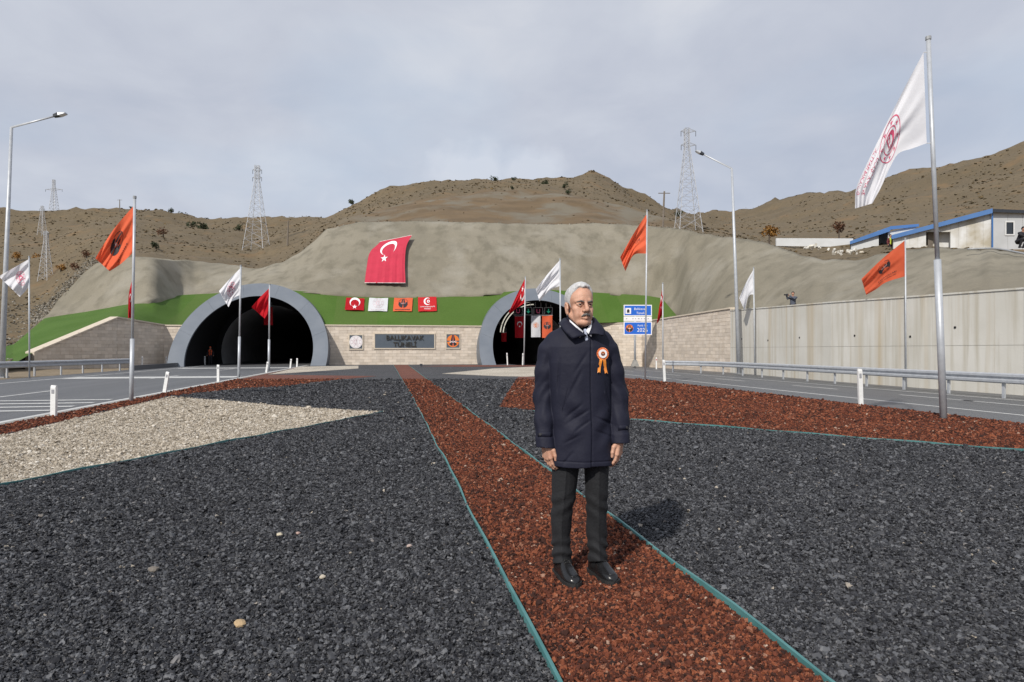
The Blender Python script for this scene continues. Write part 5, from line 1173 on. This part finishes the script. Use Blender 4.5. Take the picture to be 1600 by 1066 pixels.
def build_hand(side):
    """hanging hand: wrist at origin, fingers down -z, palm faces +x, index edge at -y; mirrored for the other side"""
    f = Field((-.06, -.085, -.215), (.085, .06, .05), .0017)
    f.un(f.cone((0, .002, .03), (0, 0, -.005), .026, .0245)); f.d = f.d
    f.un(f.chain([(0, -.024, -.03), (0, -.03, -.088)], [.0135, .0135])); f.un(f.chain([(0, -.008, -.02), (0, -.01, -.094)], [.0155, .0138]), .012)
    f.un(f.chain([(0, .01, -.02), (0, .011, -.09)], [.0155, .0132]), .012); f.un(f.chain([(.002, .024, -.025), (.002, .03, -.082)], [.0135, .012]), .012)
    f.un(f.ell((.009, .018, -.045), (.014, .018, .032)), .012); f.un(f.ell((.012, -.022, -.035), (.015, .018, .03)), .012)
    for y, z, L, r, c in ((-.031, -.09, .072, .0088, .5), (-.0105, -.096, .08, .009, .62), (.0115, -.092, .074, .0086, .75), (.031, -.083, .058, .0076, .9)):
        p = np.array([0., y, z]); a = .12+c*.1; pts = [p.copy()]
        for l, da in ((.46, .0), (.3, .42*c+.15), (.24, .38*c+.1)):
            a += da; p = p+np.array([math.sin(a), (y*.6)*.2, -math.cos(a)])*L*l; pts.append(p.copy())
        e = f.chain(pts, [r*1.05, r, r*.92, r*.78], .003); f.un(e, .0035)
        f.un(f.ell(tuple(pts[0]+np.array([-.006, 0, .002])), (.006, .007, .008)), .006)
    f.un(f.chain([(.008, -.026, -.022), (.018, -.046, -.05), (.02, -.05, -.08), (.02, -.047, -.104)], [.014, .0118, .0102, .0082], .004), .008)
    V, F = f.mesh(); 
    if side < 0: V = V.copy(); V[:, 0] *= -1; F = F[:, ::-1]
    return V, F
def rot_z(V, a): c, s = math.cos(a), math.sin(a); return np.stack([V[:, 0]*c-V[:, 1]*s, V[:, 0]*s+V[:, 1]*c, V[:, 2]], 1)
def rot_y(V, a): c, s = math.cos(a), math.sin(a); return np.stack([V[:, 0]*c+V[:, 2]*s, V[:, 1], -V[:, 0]*s+V[:, 2]*c], 1)

LW = np.array([mx(850.8), -.037, mz(690)]); RW = np.array([mx(968), -.034, mz(684)])      # wrists, viewer's left and right
hv, hf = build_head(); hv = head_xf(hv)
lh, lf = build_hand(1); lh = rot_y(rot_z(lh, .55), -.18)*1.05+LW
rh, rf_ = build_hand(-1); rh = rot_y(rot_z(rh, -.5), .12)*1.05+RW
core = Field((-.32, -.14, .08), (.3, .16, 1.56), .011); cx = mx(907)
core.un(core.chain([(cx, .03, .95), (cx, .035, 1.2), (cx, .03, 1.36), (mx(905), .012, 1.53)], [.12, .11, .11, .05], .05))
core.un(core.chain([(cx-.15, .03, 1.4), (mx(850.5), .035, 1.1), (mx(850.5), 0, .96), tuple(LW)], [.05, .038, .031, .024], .03), .03); core.un(core.chain([(cx+.15, .03, 1.4), (mx(966.5), .035, 1.1), (mx(967), 0, .96), tuple(RW)], [.05, .038, .031, .024], .03), .03)
core.un(core.chain([(cx-.08, .03, .92), (mx(880), .022, .5), (mx(878), .05, .1)], [.07, .04, .03], .03), .04); core.un(core.chain([(cx+.08, .03, .92), (mx(933), .022, .5), (mx(934), .05, .1)], [.07, .04, .03], .03), .04)
V, F = join_vf([(hv, hf), (lh, lf), (rh, rf_), core.mesh()]); mesh_obj('body', V, F, M['skin'], man, smooth=True)
V, F = build_hair(); mesh_obj('hair', head_xf(V), F, M['hair'], man, smooth=True)
f = Field((-.045, -.125, -.085), (.045, -.06, -.035), .0013)
f.un(f.chain([(-.027, -.0935, -.0715), (-.015, -.102, -.063), (0, -.1055, -.0605), (.015, -.102, -.063), (.027, -.0935, -.0715)], [.0026, .0056, .006, .0056, .0026], .004)); f.d += (.0004*np.sin(f.X*900)).astype(np.float32)
V, F = f.mesh(); mesh_obj('moustache', head_xf(V), F, M['stache'], man, smooth=True)
for s in (-1, 1):
    f = Field((min(s*.01, s*.06), -.11, -.005), (max(s*.01, s*.06), -.05, .04), .0013)
    f.un(f.chain([(s*.015, -.0955, .0085), (s*.032, -.0945, .0145), (s*.052, -.0745, .0095)], [.0034, .0042, .0022], .003)); V, F = f.mesh(); mesh_obj('eyebrow', head_xf(V), F, M['brow'], man, smooth=True)
    bm = bmesh.new(); bmesh.ops.create_uvsphere(bm, u_segments=16, v_segments=12, radius=.0122); V = np.array([v.co for v in bm.verts])+np.array([s*.032, -.0735, -.0048]); F = [[v.index for v in q.verts] for q in bm.faces]; bm.free()
    e = mesh_obj('eye', head_xf(V), F, M['eyew'], man, smooth=True)
    bm = bmesh.new(); bmesh.ops.create_uvsphere(bm, u_segments=14, v_segments=10, radius=.0064); V = np.array([v.co for v in bm.verts])*np.array([1, .5, 1])+np.array([s*.0335, -.0838, -.0045]); F = [[v.index for v in q.verts] for q in bm.faces]; bm.free()
    mesh_obj('iris', head_xf(V), F, M['iris'], e, smooth=True)

# --- coat
HEM = mz(725.5)
def build_coat():
    f = Field((-.36, -.22, HEM-.02), (.33, .23, 1.60), .0044); X, Y, Z = f.X, f.Y, f.Z
    zs = [HEM-.05, HEM, .85, 1.0, 1.15, 1.3, 1.4, 1.47, 1.53, 1.6]
    w = np.interp(Z, zs, [.192, .189, .186, .183, .186, .194, .186, .13, .082, .075]).astype(np.float32); dp = np.interp(Z, zs, [.15, .148, .143, .138, .138, .139, .128, .105, .085, .08]).astype(np.float32)
    x0 = mx(909)+(mx(905.5)-mx(909))*sstep(.8, 1.35, Z); yc = .025+.0*Z
    ex = np.abs((X-x0)/w); ey = np.abs((Y-yc)/dp); f.d = (((ex**2.5+ey**2.5)**(1/2.5)-1)*np.minimum(w, dp)).astype(np.float32)
    # shoulders
    f.un(f.chain([(mx(905)-.06, .03, 1.474), (mx(905)-.135, .03, 1.428), (mx(857), .025, 1.38)], [.064, .062, .06], .03), .04)
    f.un(f.chain([(mx(905)+.06, .03, 1.474), (mx(905)+.135, .03, 1.434), (mx(951.5), .025, 1.385)], [.064, .062, .059], .03), .04)
    # sleeves
    cl, cr = np.array([mx(852), -.05, mz(697)]), np.array([mx(968), -.045, mz(690.5)])
    for pts, rad in (([(mx(856.5), .025, 1.378), (mx(853), .03, 1.25), (mx(850.5), .035, 1.1), (mx(850.5), -.0, .96), tuple(cl+np.array([0, .0, -.03]))], [.06, .062, .0615, .0565, .052]),
                     ([(mx(952), .025, 1.382), (mx(959), .03, 1.25), (mx(966.5), .035, 1.1), (mx(967), -.0, .96), tuple(cr+np.array([0, 0, -.03]))], [.059, .061, .0605, .056, .052])):
        e = f.chain(pts, rad, .03); s_ = np.sign(pts[2][0])
        wr = .0032*np.sin(Z*58+X*95*s_+Y*70+2*np.sin(Z*21))*np.exp(-((Z-1.1)/.09)**2)+.0022*np.sin(Z*44-Y*90+X*60+1.3)*np.exp(-((Z-.93)/.1)**2)+.0022*np.sin(Z*50+X*110*s_)*np.exp(-((Z-1.33)/.06)**2)
        cz = cl[2] if s_ < 0 else cr[2]; cuff = -.0035*sstep(cz+.062, cz+.058, Z); e = e+wr+cuff; e = np.maximum(e, cz-Z)
        f.un(e.astype(np.float32), .005)
    # folds in the body: drags from the chest and slanting pulls at the hip
    fr = sstep(.02, -.06, Y)
    g = .0075*np.sin((X*.75+Z)*34+1.2)*np.exp(-((X-mx(893))/.07)**2-((Z-1.0)/.12)**2)+.0065*np.sin((X*-.9+Z)*31)*np.exp(-((X-mx(888))/.08)**2-((Z-.9)/.1)**2)+.0065*np.sin((Z*.9-X)*38)*np.exp(-((X-mx(940))/.06)**2-((Z-.93)/.13)**2)
    g += .005*np.sin(X*46+Z*6)*np.exp(-((Z-1.18)/.16)**2)*np.exp(-((X-x0)/.16)**2)*.7+.004*np.sin(X*40-1)*sstep(.92, .72, Z)
    def crease(x0, y0, x1, y1, a, wd):
        ax, az, bx_, bz = mx(x0), mz(y0), mx(x1), mz(y1); L2 = (bx_-ax)**2+(bz-az)**2; t = np.clip(((X-ax)*(bx_-ax)+(Z-az)*(bz-az))/L2, 0, 1)
        sd_ = ((X-ax)*(bz-az)-(Z-az)*(bx_-ax))/math.sqrt(L2); dd = np.hypot(X-ax-t*(bx_-ax), Z-az-t*(bz-az)); en = np.sin(math.pi*np.clip(t, .03, .97))**.6
        return a*en*np.exp(-(dd/wd)**2)*(1-1.1*np.tanh(sd_/wd*1.6))
    for c_ in ((884, 650, 908, 629, .0042, .011), (884, 661, 918, 638, .005, .011), (895, 672, 921, 653, .004, .01), (906, 574, 880, 628, .004, .014), (915, 548, 893, 582, .003, .012), (958, 662, 928, 648, .0042, .011), (955, 680, 926, 668, .0035, .012), (872, 560, 869, 618, .004, .009), (951, 560, 954, 616, .004, .009), (893, 700, 876, 722, .003, .011), (941, 590, 951, 640, .0032, .012), (880, 690, 905, 676, .003, .01)):
        g = g+crease(*c_)
    f.d = (f.d+g*fr).astype(np.float32)
    # front placket lies over the other front
    edge = mx(919.5)+.004*np.sin(Z*9); st = sstep(edge+.0025, edge-.0025, X)*sstep(edge-.15, edge-.02, X)
    f.d = (f.d-(.0065*st*fr*sstep(1.48, 1.42, Z))).astype(np.float32)
    gr = np.exp(-((X-edge-.0025)/.0035)**2)*fr; f.d = (f.d+.004*gr).astype(np.float32)
    hem = .004*np.exp(-((Z-(HEM+.032))/.003)**2); f.d = (f.d+hem).astype(np.float32)
    # neck opening
    f.cut(f.cone((mx(904), .02, 1.40), (mx(904), .05, 1.66), .04, .085), .01)
    f.cut(f.chain([(mx(907), -.2, 1.61), (mx(912.5), -.2, 1.5), (mx(914.5), -.2, mz(531))], [.075, .042, .009]) , .004)
    f.cut(f.chain([(mx(906), -.06, 1.60), (mx(911.5), -.11, 1.5), (mx(914.5), -.125, mz(530))], [.06, .038, .01]), .006)
    f.keep((HEM+.004*np.sin(X*18)-Z).astype(np.float32)); f.cut(np.maximum((((ex/.86)**2.5+(ey/.86)**2.5)**(1/2.5)-1)*.12, Z-.8).astype(np.float32))
    V, F = f.mesh(); return V, F
V, F = build_coat(); coat = mesh_obj('coat', V, F, M['navy'], man, smooth=True)
sm = coat.modifiers.new('smooth', 'SMOOTH'); sm.factor = .5; sm.iterations = 1
def shell(name, rows, m, parent, th=.006, sub=2):
    mb = MB(); mb.grid([[Vector(p) for p in r] for r in rows]); o = mb.build(name, m, parent, True)
    s = o.modifiers.new('round', 'SUBSURF'); s.levels = sub; s.render_levels = sub; md = o.modifiers.new('cloth', 'SOLIDIFY'); md.thickness = th; md.offset = 0; return o
# coat collar: inner edge round the neck, turned down over the shoulders to two points
def front(px, py, y): return (mx(px), y, mz(py))
inn = [front(913.5, 526, -.112), front(901, 516.5, -.1), front(887.5, 502.5, -.058), (mx(884), .0, mz(498)), (mx(892), .062, mz(495)), (mx(905), .085, mz(494)), (mx(917), .066, mz(494)), (mx(926), .01, mz(496.5)), front(924.5, 502.5, -.05), front(921, 514, -.096), front(916.5, 524, -.112)]
out = [front(891, 530.5, -.134), front(881, 520.5, -.118), front(874, 509.5, -.066), (mx(873), .012, mz(506)), (mx(882), .09, mz(508)), (mx(905), .122, mz(508)), (mx(926), .097, mz(507)), (mx(936), .02, mz(505)), front(937.5, 509.5, -.056), front(941.5, 518, -.098), front(938.5, 525.5, -.127)]
def dense(r, n=4): 
    return [Vector(r[i]).lerp(Vector(r[i+1]), k/n) for i in range(len(r)-1) for k in range(n)]+[Vector(r[-1])]
di, do = dense(inn), dense(out); rows = []
for k in range(7):
    f_ = k/6; rows.append([a.lerp(b, f_)+Vector((0, -.012*math.sin(math.pi*f_) if a.y < .03 else .01*math.sin(math.pi*f_), .014*math.sin(math.pi*f_*.9)*(1-f_))) for a, b in zip(di, do)])
mb = MB(); mb.grid(rows); o = mb.build('collar', M['navy'], man, True); md = o.modifiers.new('cloth', 'SOLIDIFY'); md.thickness = .0075; md.offset = 0
# shirt and tie
f = Field((-.14, -.14, 1.38), (.1, .12, 1.58), .004)
f.un(f.cone((mx(904.5), .012, 1.36), (mx(904.5), .03, 1.555), .083, .067)); f.cut(f.cone((mx(904), .015, 1.3), (mx(904), .032, 1.7), .058, .0605)); f.cut(f.chain([(mx(910), -.16, 1.60), (mx(911), -.14, mz(510))], [.066, .01]), .006)
V, F = f.mesh(); mesh_obj('shirt', V, F, M['shirt'], man, smooth=True)
for sgn, pts in ((-1, [front(888, 500, -.058), front(890.5, 509, -.078), front(908.5, 519, -.104), front(903, 528, -.112), front(889, 506, -.07)]), (1, [front(923, 501, -.05), front(923, 509, -.07), front(912.5, 518.5, -.104), front(920.5, 527, -.11), front(924, 508, -.066)])):
    mb = MB(); a, b, c, d_, e = [Vector(p)+Vector((0, -.004, 0)) for p in pts]; mb.grid([[a, a.lerp(c, .5)+Vector((0, -.006, 0)), c], [e, e.lerp(d_, .5)+Vector((0, -.006, 0)), d_]])
    o = mb.build('shirt_collar', M['shirt'], man, True); md = o.modifiers.new('cloth', 'SOLIDIFY'); md.thickness = .004
f = Field((mx(905), -.15, mz(545)), (mx(921), -.08, mz(512)), .0016)
f.un(f.chain([front(912.3, 517.5, -.088), front(912.6, 521.5, -.093)], [.0125, .0085])); f.un(f.chain([front(912.8, 522.5, -.092), front(913.6, 531, -.094)], [.008, .0105]), .005); f.d = np.maximum(f.d, -.118-f.Y).astype(np.float32)
V, F = f.mesh(); mesh_obj('tie', V, F, M['tie'], man, smooth=True)
# cuff tabs and buttons
dg = bpy.context.evaluated_depsgraph_get()
from mathutils.bvhtree import BVHTree
bvh = BVHTree.FromPolygons([tuple(v) for v in V*0+V], F.tolist()) if 0 else None
cv = np.empty(len(coat.data.vertices)*3); coat.data.vertices.foreach_get('co', cv); cvh = BVHTree.FromPolygons([tuple(v) for v in cv.reshape(-1, 3)], [tuple(p.vertices) for p in coat.data.polygons])
def on_coat(px, py):
    # the eye's line through this pixel, in the man's own frame
    o = Vector((-(MAN.x*RT.x+MAN.y*RT.y), -(MAN.x*FW.x+MAN.y*FW.y), CAM_Z)); dv = Vector(((px-800)/FPX, 1, (HOR-py)/FPX)).normalized()
    h = cvh.ray_cast(o, dv); return (h[0], h[1]) if h[0] else (Vector((mx(px), -.12, mz(py))), Vector((0, -1, 0)))
def disc_on(name, px, py, r, h, m, parent, n=18, off=0):
    p, nn = on_coat(px, py); mb = MB(); mb.tube([p+nn*(off-.002), p+nn*(off+h*.7), p+nn*(off+h)], [r, r, r*.82], n); return mb.build(name, M[m], parent, False)
disc_on('button', 844.5, 678.5, .0105, .005, 'button', man); disc_on('button', 979, 668, .009, .005, 'button', man)
for py in (555,): pass
def strap(px0, py0, px1, py1, w, name, m, parent, n=8, off=.004):
    L_ = []; R_ = []
    for i in range(n+1):
        p, nn = on_coat(px0+(px1-px0)*i/n, py0+(py1-py0)*i/n); L_.append(p+nn*off+Vector((0, 0, w))); R_.append(p+nn*off-Vector((0, 0, w)))
    mb = MB(); mb.grid([L_, R_]); o = mb.build(name, M[m], parent, True); md = o.modifiers.new('cloth', 'SOLIDIFY'); md.thickness = .005; return o
strap(841, 678.5, 861, 680, .017, 'cuff_tab', 'navy', man); strap(966, 669, 980.5, 668, .015, 'cuff_tab', 'navy', man, 4)
strap(886.5, 607, 878.5, 640, .007, 'pocket_welt', 'navy', man, 8, .002); strap(944, 612, 951, 642, .007, 'pocket_welt', 'navy', man, 8, .002)
# rosette with pleated rim and two tails
p, nn = on_coat(941, 553); nn = (nn+Vector((0, -1.2, 0))).normalized(); ux = Vector((1, 0, 0)); ux = (ux-nn*ux.dot(nn)).normalized(); uy = nn.cross(ux); uy = uy if uy.z > 0 else -uy
ros = mesh_obj('rosette', *(lambda n: ([p+nn*(.006+(.004 if i % 2 else 0))+(ux*math.cos(2*math.pi*i/n)+uy*math.sin(2*math.pi*i/n))*r for r in (.022, .0375) for i in range(n)]+[p+nn*.006], [(i, (i+1) % n, n+(i+1) % n, n+i) for i in range(n)]+[(2*n, (i+1) % n, i) for i in range(n)]))(44), M['rosep'], man)
mb = MB(); mb.tube([p, p+nn*.013], [.0265, .0255], 28); mb.build('rosette_face', M['pwhite'], ros)
decals(xf([(ring2d(0, 1, n=20), 'porange')], .0135)+[], lambda x, y: p+nn*.0136+ux*x+uy*y, ros, 'emblem'); decals(xf(highways('pblack', 'pwhite'), .0125), lambda x, y: p+nn*.0142+ux*x+uy*y, ros)
for dx, px1, py1 in ((-.008, 934.5, 583), (.008, 945.5, 584)):
    q, n2 = on_coat(px1, py1); a = p+ux*dx-uy*.02+nn*.004; b = q+n2*.009; w = ux*.0085; rows = []
    for i in range(9):
        c = a.lerp(b, i/8)+nn*(.004*math.sin(i*.9)); rows.append([c-w, c+w])
    mid_ = (rows[-1][0]+rows[-1][1])/2+Vector((0, 0, .008))
    mb = MB(); mb.grid(rows[:-1]); mb.add([rows[-2][0], rows[-2][1], rows[-1][1], mid_, rows[-1][0]], [(0, 1, 3), (1, 2, 3), (0, 3, 4)]); o = mb.build('ribbon', M['rib'], ros); md = o.modifiers.new('cloth', 'SOLIDIFY'); md.thickness = .0015
# --- trousers
def build_trousers():
    f = Field((-.24, -.14, .055), (.2, .2, .93), .0042); X, Y, Z = f.X, f.Y, f.Z
    f.un(f.ell((mx(908), .03, .86), (.155, .105, .12)))
    for zs, xc, rw, rd, sg in (([.05, .11, .244, .36, .47, .656, .8, .9], [mx(879.5), mx(879.5), mx(877.5), mx(878), mx(880.5), mx(884), mx(887), mx(890)], [.0585, .056, .0585, .0625, .071, .082, .092, .09], [.068, .066, .066, .068, .074, .09, .105, .1], -1),
                               ([.05, .13, .244, .36, .47, .656, .8, .9], [mx(935.5), mx(935.5), mx(934), mx(933.5), mx(933), mx(933), mx(930), mx(926)], [.0605, .0585, .0615, .063, .0665, .074, .09, .09], [.068, .066, .066, .068, .074, .09, .105, .1], 1)):
        x0 = np.interp(Z, zs, xc); w = np.interp(Z, zs, rw); dp = np.interp(Z, zs, rd); yc = np.interp(Z, [.05, .25, .5, .9], [.04, .05, .022, .03])
        # pressed crease: pointed front and back
        ex = np.abs((X-x0)/w); ey = np.abs((Y-yc)/dp); d = ((ex**1.75+ey**1.75)**(1/1.75)-1)*w
        d = d-(.007*np.exp(-np.abs(X-x0-.004*sg)/.007)*sstep(.0, -.04, Y-yc+.01))
        zb = .098 if sg < 0 else .108
        d = d+.0065*np.sin((Z-.02*np.sin(X*30))*88+X*28*sg+Y*18)*np.exp(-((Z-.17)/.075)**2)+.0042*np.sin(Z*70+X*46*sg)*np.exp(-((Z-.45)/.07)**2)+.003*np.sin(Z*30+X*60+sg)*sstep(.6, .3, Z)
        zc = zb-.03*sstep(-.02, .09, Y)+.015*sstep(.0, -.05, Y); d = np.maximum(d, zc-Z); f.un(d.astype(np.float32), .012)
    f.keep((Z-.92).astype(np.float32)); return f.mesh()
V, F = build_trousers(); mesh_obj('trousers', V, F, M['trouser'], man, smooth=True)
for px_, y_ in ((878.5, .05), (934.5, .05)):
    mb = MB(); mb.tube([(mx(px_), y_, .17), (mx(px_), y_+.005, .06)], [.042, .04], 16); mb.build('sock', M['dsock'], man, True)
# --- shoes
def shoe(hx, hy, tx, ty):
    a = Vector((hx, hy, 0)); b = Vector((tx, ty, 0)); L_ = (b-a).length; d = (b-a)/L_; n = Vector((-d.y, d.x, 0))
    prof = lambda s: np.interp(s, [0, .04, .15, .35, .55, .72, .88, .96, 1], [.014, .032, .04, .039, .046, .051, .044, .029, .005])
    hgt = lambda s: np.interp(s, [0, .04, .12, .25, .4, .52, .64, .78, .9, .97, 1], [.055, .096, .115, .124, .124, .1, .078, .064, .055, .04, .024])
    S = [0, .015, .04, .08, .14, .2, .28, .36, .44, .52, .58, .64, .7, .76, .82, .88, .92, .95, .975, .99, 1]; rows = []; base = .028; G0 = .008
    for s in S:
        w, h = float(prof(s)), float(hgt(s))-base+.01; c = a+d*(L_*s); r = []
        for k in range(15):
            t = math.pi*k/14; x = math.cos(t); z = math.sin(t); x = math.copysign(abs(x)**.75, x); z = z**(.8 if s > .5 else .7)
            r.append(c+n*(w*x*(1-.12*z*(s < .5)))+Vector((0, 0, G0+base-.004+h*z)))
        rows.append(r)
    mb = MB(); mb.grid(rows); o = mb.build('shoe', M['leather'], man, True); sb = o.modifiers.new('round', 'SUBSURF'); sb.levels = 1; sb.render_levels = 1
    lo, hi = [], []
    out_ = [(s, 1) for s in S]+[(s, -1) for s in reversed(S)]
    for s, sg in out_:
        w = float(prof(s))+.006; c = a+d*(L_*(-.015+1.03*s))+n*w*sg; up = .006*sstep(.8, 1, s); lo.append(c+Vector((0, 0, G0-.012+up))); hi.append(c+Vector((0, 0, G0+.024+up*.6)))
    mb = MB(); mb.hexa(lo, hi); mb.build('sole', M['sole'], o)
    # apron seam, tongue and laces
    def top(s, x): w, h = float(prof(s)), float(hgt(s))-base+.01; t = max(0, 1-abs(x)**2)**.45; return a+d*(L_*s)+n*(w*x)+Vector((0, 0, G0+base-.004+h*t))
    mb = MB(); mb.tube([top(.6, -.86), top(.72, -.8), top(.84, -.66), top(.905, -.3), top(.92, 0), top(.905, .3), top(.84, .66), top(.72, .8), top(.6, .86)], .0022, 6); mb.build('seam', M['leather'], o, True)
    for s in (.44, .49, .54): mb = MB(); mb.tube([top(s, -.45), top(s-.005, -.2)+Vector((0, 0, .004)), top(s-.005, .2)+Vector((0, 0, .004)), top(s, .45)], .003, 6); mb.build('lace', M['sole'], o, True)
shoe(mx(873), .12, mx(896), -.168); shoe(mx(928), .135, mx(956), -.128)

# --- small distant people
M['hivis'] = mat('yellow_vest', (.5, .62, .05), .6); M['ovest'] = mat('orange_vest', (.75, .1, .02), .6); M['maroon'] = mat('maroon_cloth', (.12, .02, .025), .8)
M['greyj'] = mat('blue_grey_jacket', (.07, .08, .11), .8); M['dcloth'] = mat('dark_cloth', (.015, .015, .02), .8); M['fskin'] = mat('distant_skin', (.42, .22, .15), .6); M['cap'] = mat('dark_cap', (.015, .014, .014), .8); M['pink'] = mat('pinkish_cloth', (.3, .1, .12), .8); M['helmet'] = mat('orange_helmet', (.75, .1, .02), .4)
def figure(label, loc, pose, jm, tm, capm, yaw=0, vest=None):
    t = thing('person', label, 'person', loc, -TH+yaw); r = .02
    if pose == 'squat': H = dict(hip=(0, .05, .42), kL=(-.15, -.32, .5), kR=(.15, -.32, .5), aL=(-.13, -.12, .06), aR=(.13, -.12, .06), ch=(0, -.16, .8), nk=(0, -.22, .96), hd=(0, -.27, 1.1), eL=(-.26, -.34, .72), wL=(-.1, -.5, .58), eR=(.26, -.34, .72), wR=(.1, -.5, .58))
    else: H = dict(hip=(0, 0, .92), kL=(-.1, -.02, .5), kR=(.1, -.02, .5), aL=(-.11, .02, .06), aR=(.11, .02, .06), ch=(0, 0, 1.3), nk=(0, 0, 1.48), hd=(0, -.02, 1.62), eL=(-.28, .02, 1.12), wL=(-.28, -.06, .86), eR=(.28, .02, 1.12), wR=(.28, -.06, .86))
    if pose == 'aim': H.update(eL=(-.3, -.18, 1.3), wL=(-.36, -.3, 1.52), eR=(.12, -.28, 1.28), wR=(-.22, -.32, 1.5))
    lo, hi = (-.55, -.7, -.02), (.45, .35, 1.85)
    f = Field(lo, hi, r); f.un(f.ell(H['hd'], (.085, .1, .125))); f.un(f.ell((H['hd'][0], H['hd'][1]-.1, H['hd'][2]-.02), (.02, .025, .025)), .02); f.un(f.cone(H['hd'], H['ch'], .055, .07), .03)
    for e, w in (('eL', 'wL'), ('eR', 'wR')): f.un(f.cone(H[e], H[w], .03, .028), .02); f.un(f.ell(H[w], (.045, .045, .06)), .02)
    f.un(f.cone(H['ch'], H['hip'], .1, .1), .03); V, F = f.mesh(); mesh_obj('body', V, F, M['fskin'], t, smooth=True)
    f = Field(lo, hi, r); c, h = np.array(H['ch']), np.array(H['hip'])
    f.un(f.chain([tuple(c+[-.1, .0, .05]), tuple(c+[.1, 0, .05])], [.1, .1])); f.un(f.chain([tuple(c+[-.05, 0, 0]), tuple(h+[-.04, 0, -.05])], [.13, .12]), .05); f.un(f.chain([tuple(c+[.05, 0, 0]), tuple(h+[.04, 0, -.05])], [.13, .12]), .05)
    for s, e, w in ((-1, 'eL', 'wL'), (1, 'eR', 'wR')): wv = np.array(H[w])*.85+np.array(H[e])*.15; f.un(f.chain([tuple(c+[s*.19, 0, .06]), H[e], tuple(wv)], [.075, .06, .048], .03), .03)
    V, F = f.mesh(); mesh_obj('jacket', V, F, M[jm], t, smooth=True)
    f = Field(lo, hi, r)
    for s, k, a in ((-1, 'kL', 'aL'), (1, 'kR', 'aR')): f.un(f.chain([tuple(h+[s*.09, 0, 0]), H[k], H[a]], [.11, .075, .055], .03), .03)
    V, F = f.mesh(); mesh_obj('trousers', V, F, M[tm], t, smooth=True)
    for a in ('aL', 'aR'): f = Field((-.3, -.4, -.02), (.3, .2, .16), .015); p = np.array(H[a]); f.un(f.chain([tuple(p+[0, .02, -.01]), tuple(p+[0, -.15, -.02])], [.045, .04])); f.keep(-f.Z); V, F = f.mesh(); mesh_obj('shoe', V, F, M['dcloth'], t, smooth=True)
    f = Field(lo, hi, r*.8); hd = np.array(H['hd']); f.un(f.ell(tuple(hd+[0, .015, .02]), (.1, .115, .125))); f.keep((hd[2]+.015-.5*(f.Y-hd[1])*(1 if capm == 'cap' else 0)-f.Z).astype(np.float32)); V, F = f.mesh(); mesh_obj('hat' if capm != 'cap' else 'hair', V, F, M[capm], t, smooth=True)
    if vest:
        f = Field(lo, hi, r); f.un(f.chain([tuple(c+[-.07, .0, .03]), tuple(c+[.07, 0, .03])], [.125, .125])); f.un(f.chain([tuple(c), tuple(h+[0, 0, .05])], [.16, .155]), .05); f.cut(np.maximum(np.abs(f.X)-.035, f.Y)); V, F = f.mesh(); mesh_obj('vest', V, F, M[vest], t, smooth=True)
    if pose == 'aim':
        w = Vector(H['wR'])+Vector((-.08, -.03, .03)); mb = MB(); mb.box(w, (.15, .1, .11)); cm = mb.build('camera', M['dcloth'], t); mb = MB(); mb.tube([w-Vector((.07, 0, 0)), w-Vector((.2, .02, -.01))], .045, 10); mb.build('lens', M['dcloth'], cm)
    return t
q = P(1239, 456, 41.0); figure('person in a blue grey jacket aiming a camera from behind the retaining wall top', (q.x, q.y, q.z-1.74), 'aim', 'greyj', 'dcloth', 'cap', -.5)
q = P(1592.5, 388.5, 37.2); figure('person in dark clothes squatting on the slope top before the shed window', q, 'squat', 'dcloth', 'dcloth', 'cap', .2)
q = P(1391, 367, 53); figure('person in a bright yellow vest in front of the smaller shed doorway', (q.x, q.y, q.z-1.72), 'stand', 'maroon', 'dcloth', 'cap', .3, 'hivis')
q = P(328.5, 570, 61); figure('worker in an orange vest standing inside the tunnel mouth beside the cabinet', (q.x, q.y, Z_L), 'stand', 'dcloth', 'dcloth', 'helmet', .4, 'ovest')
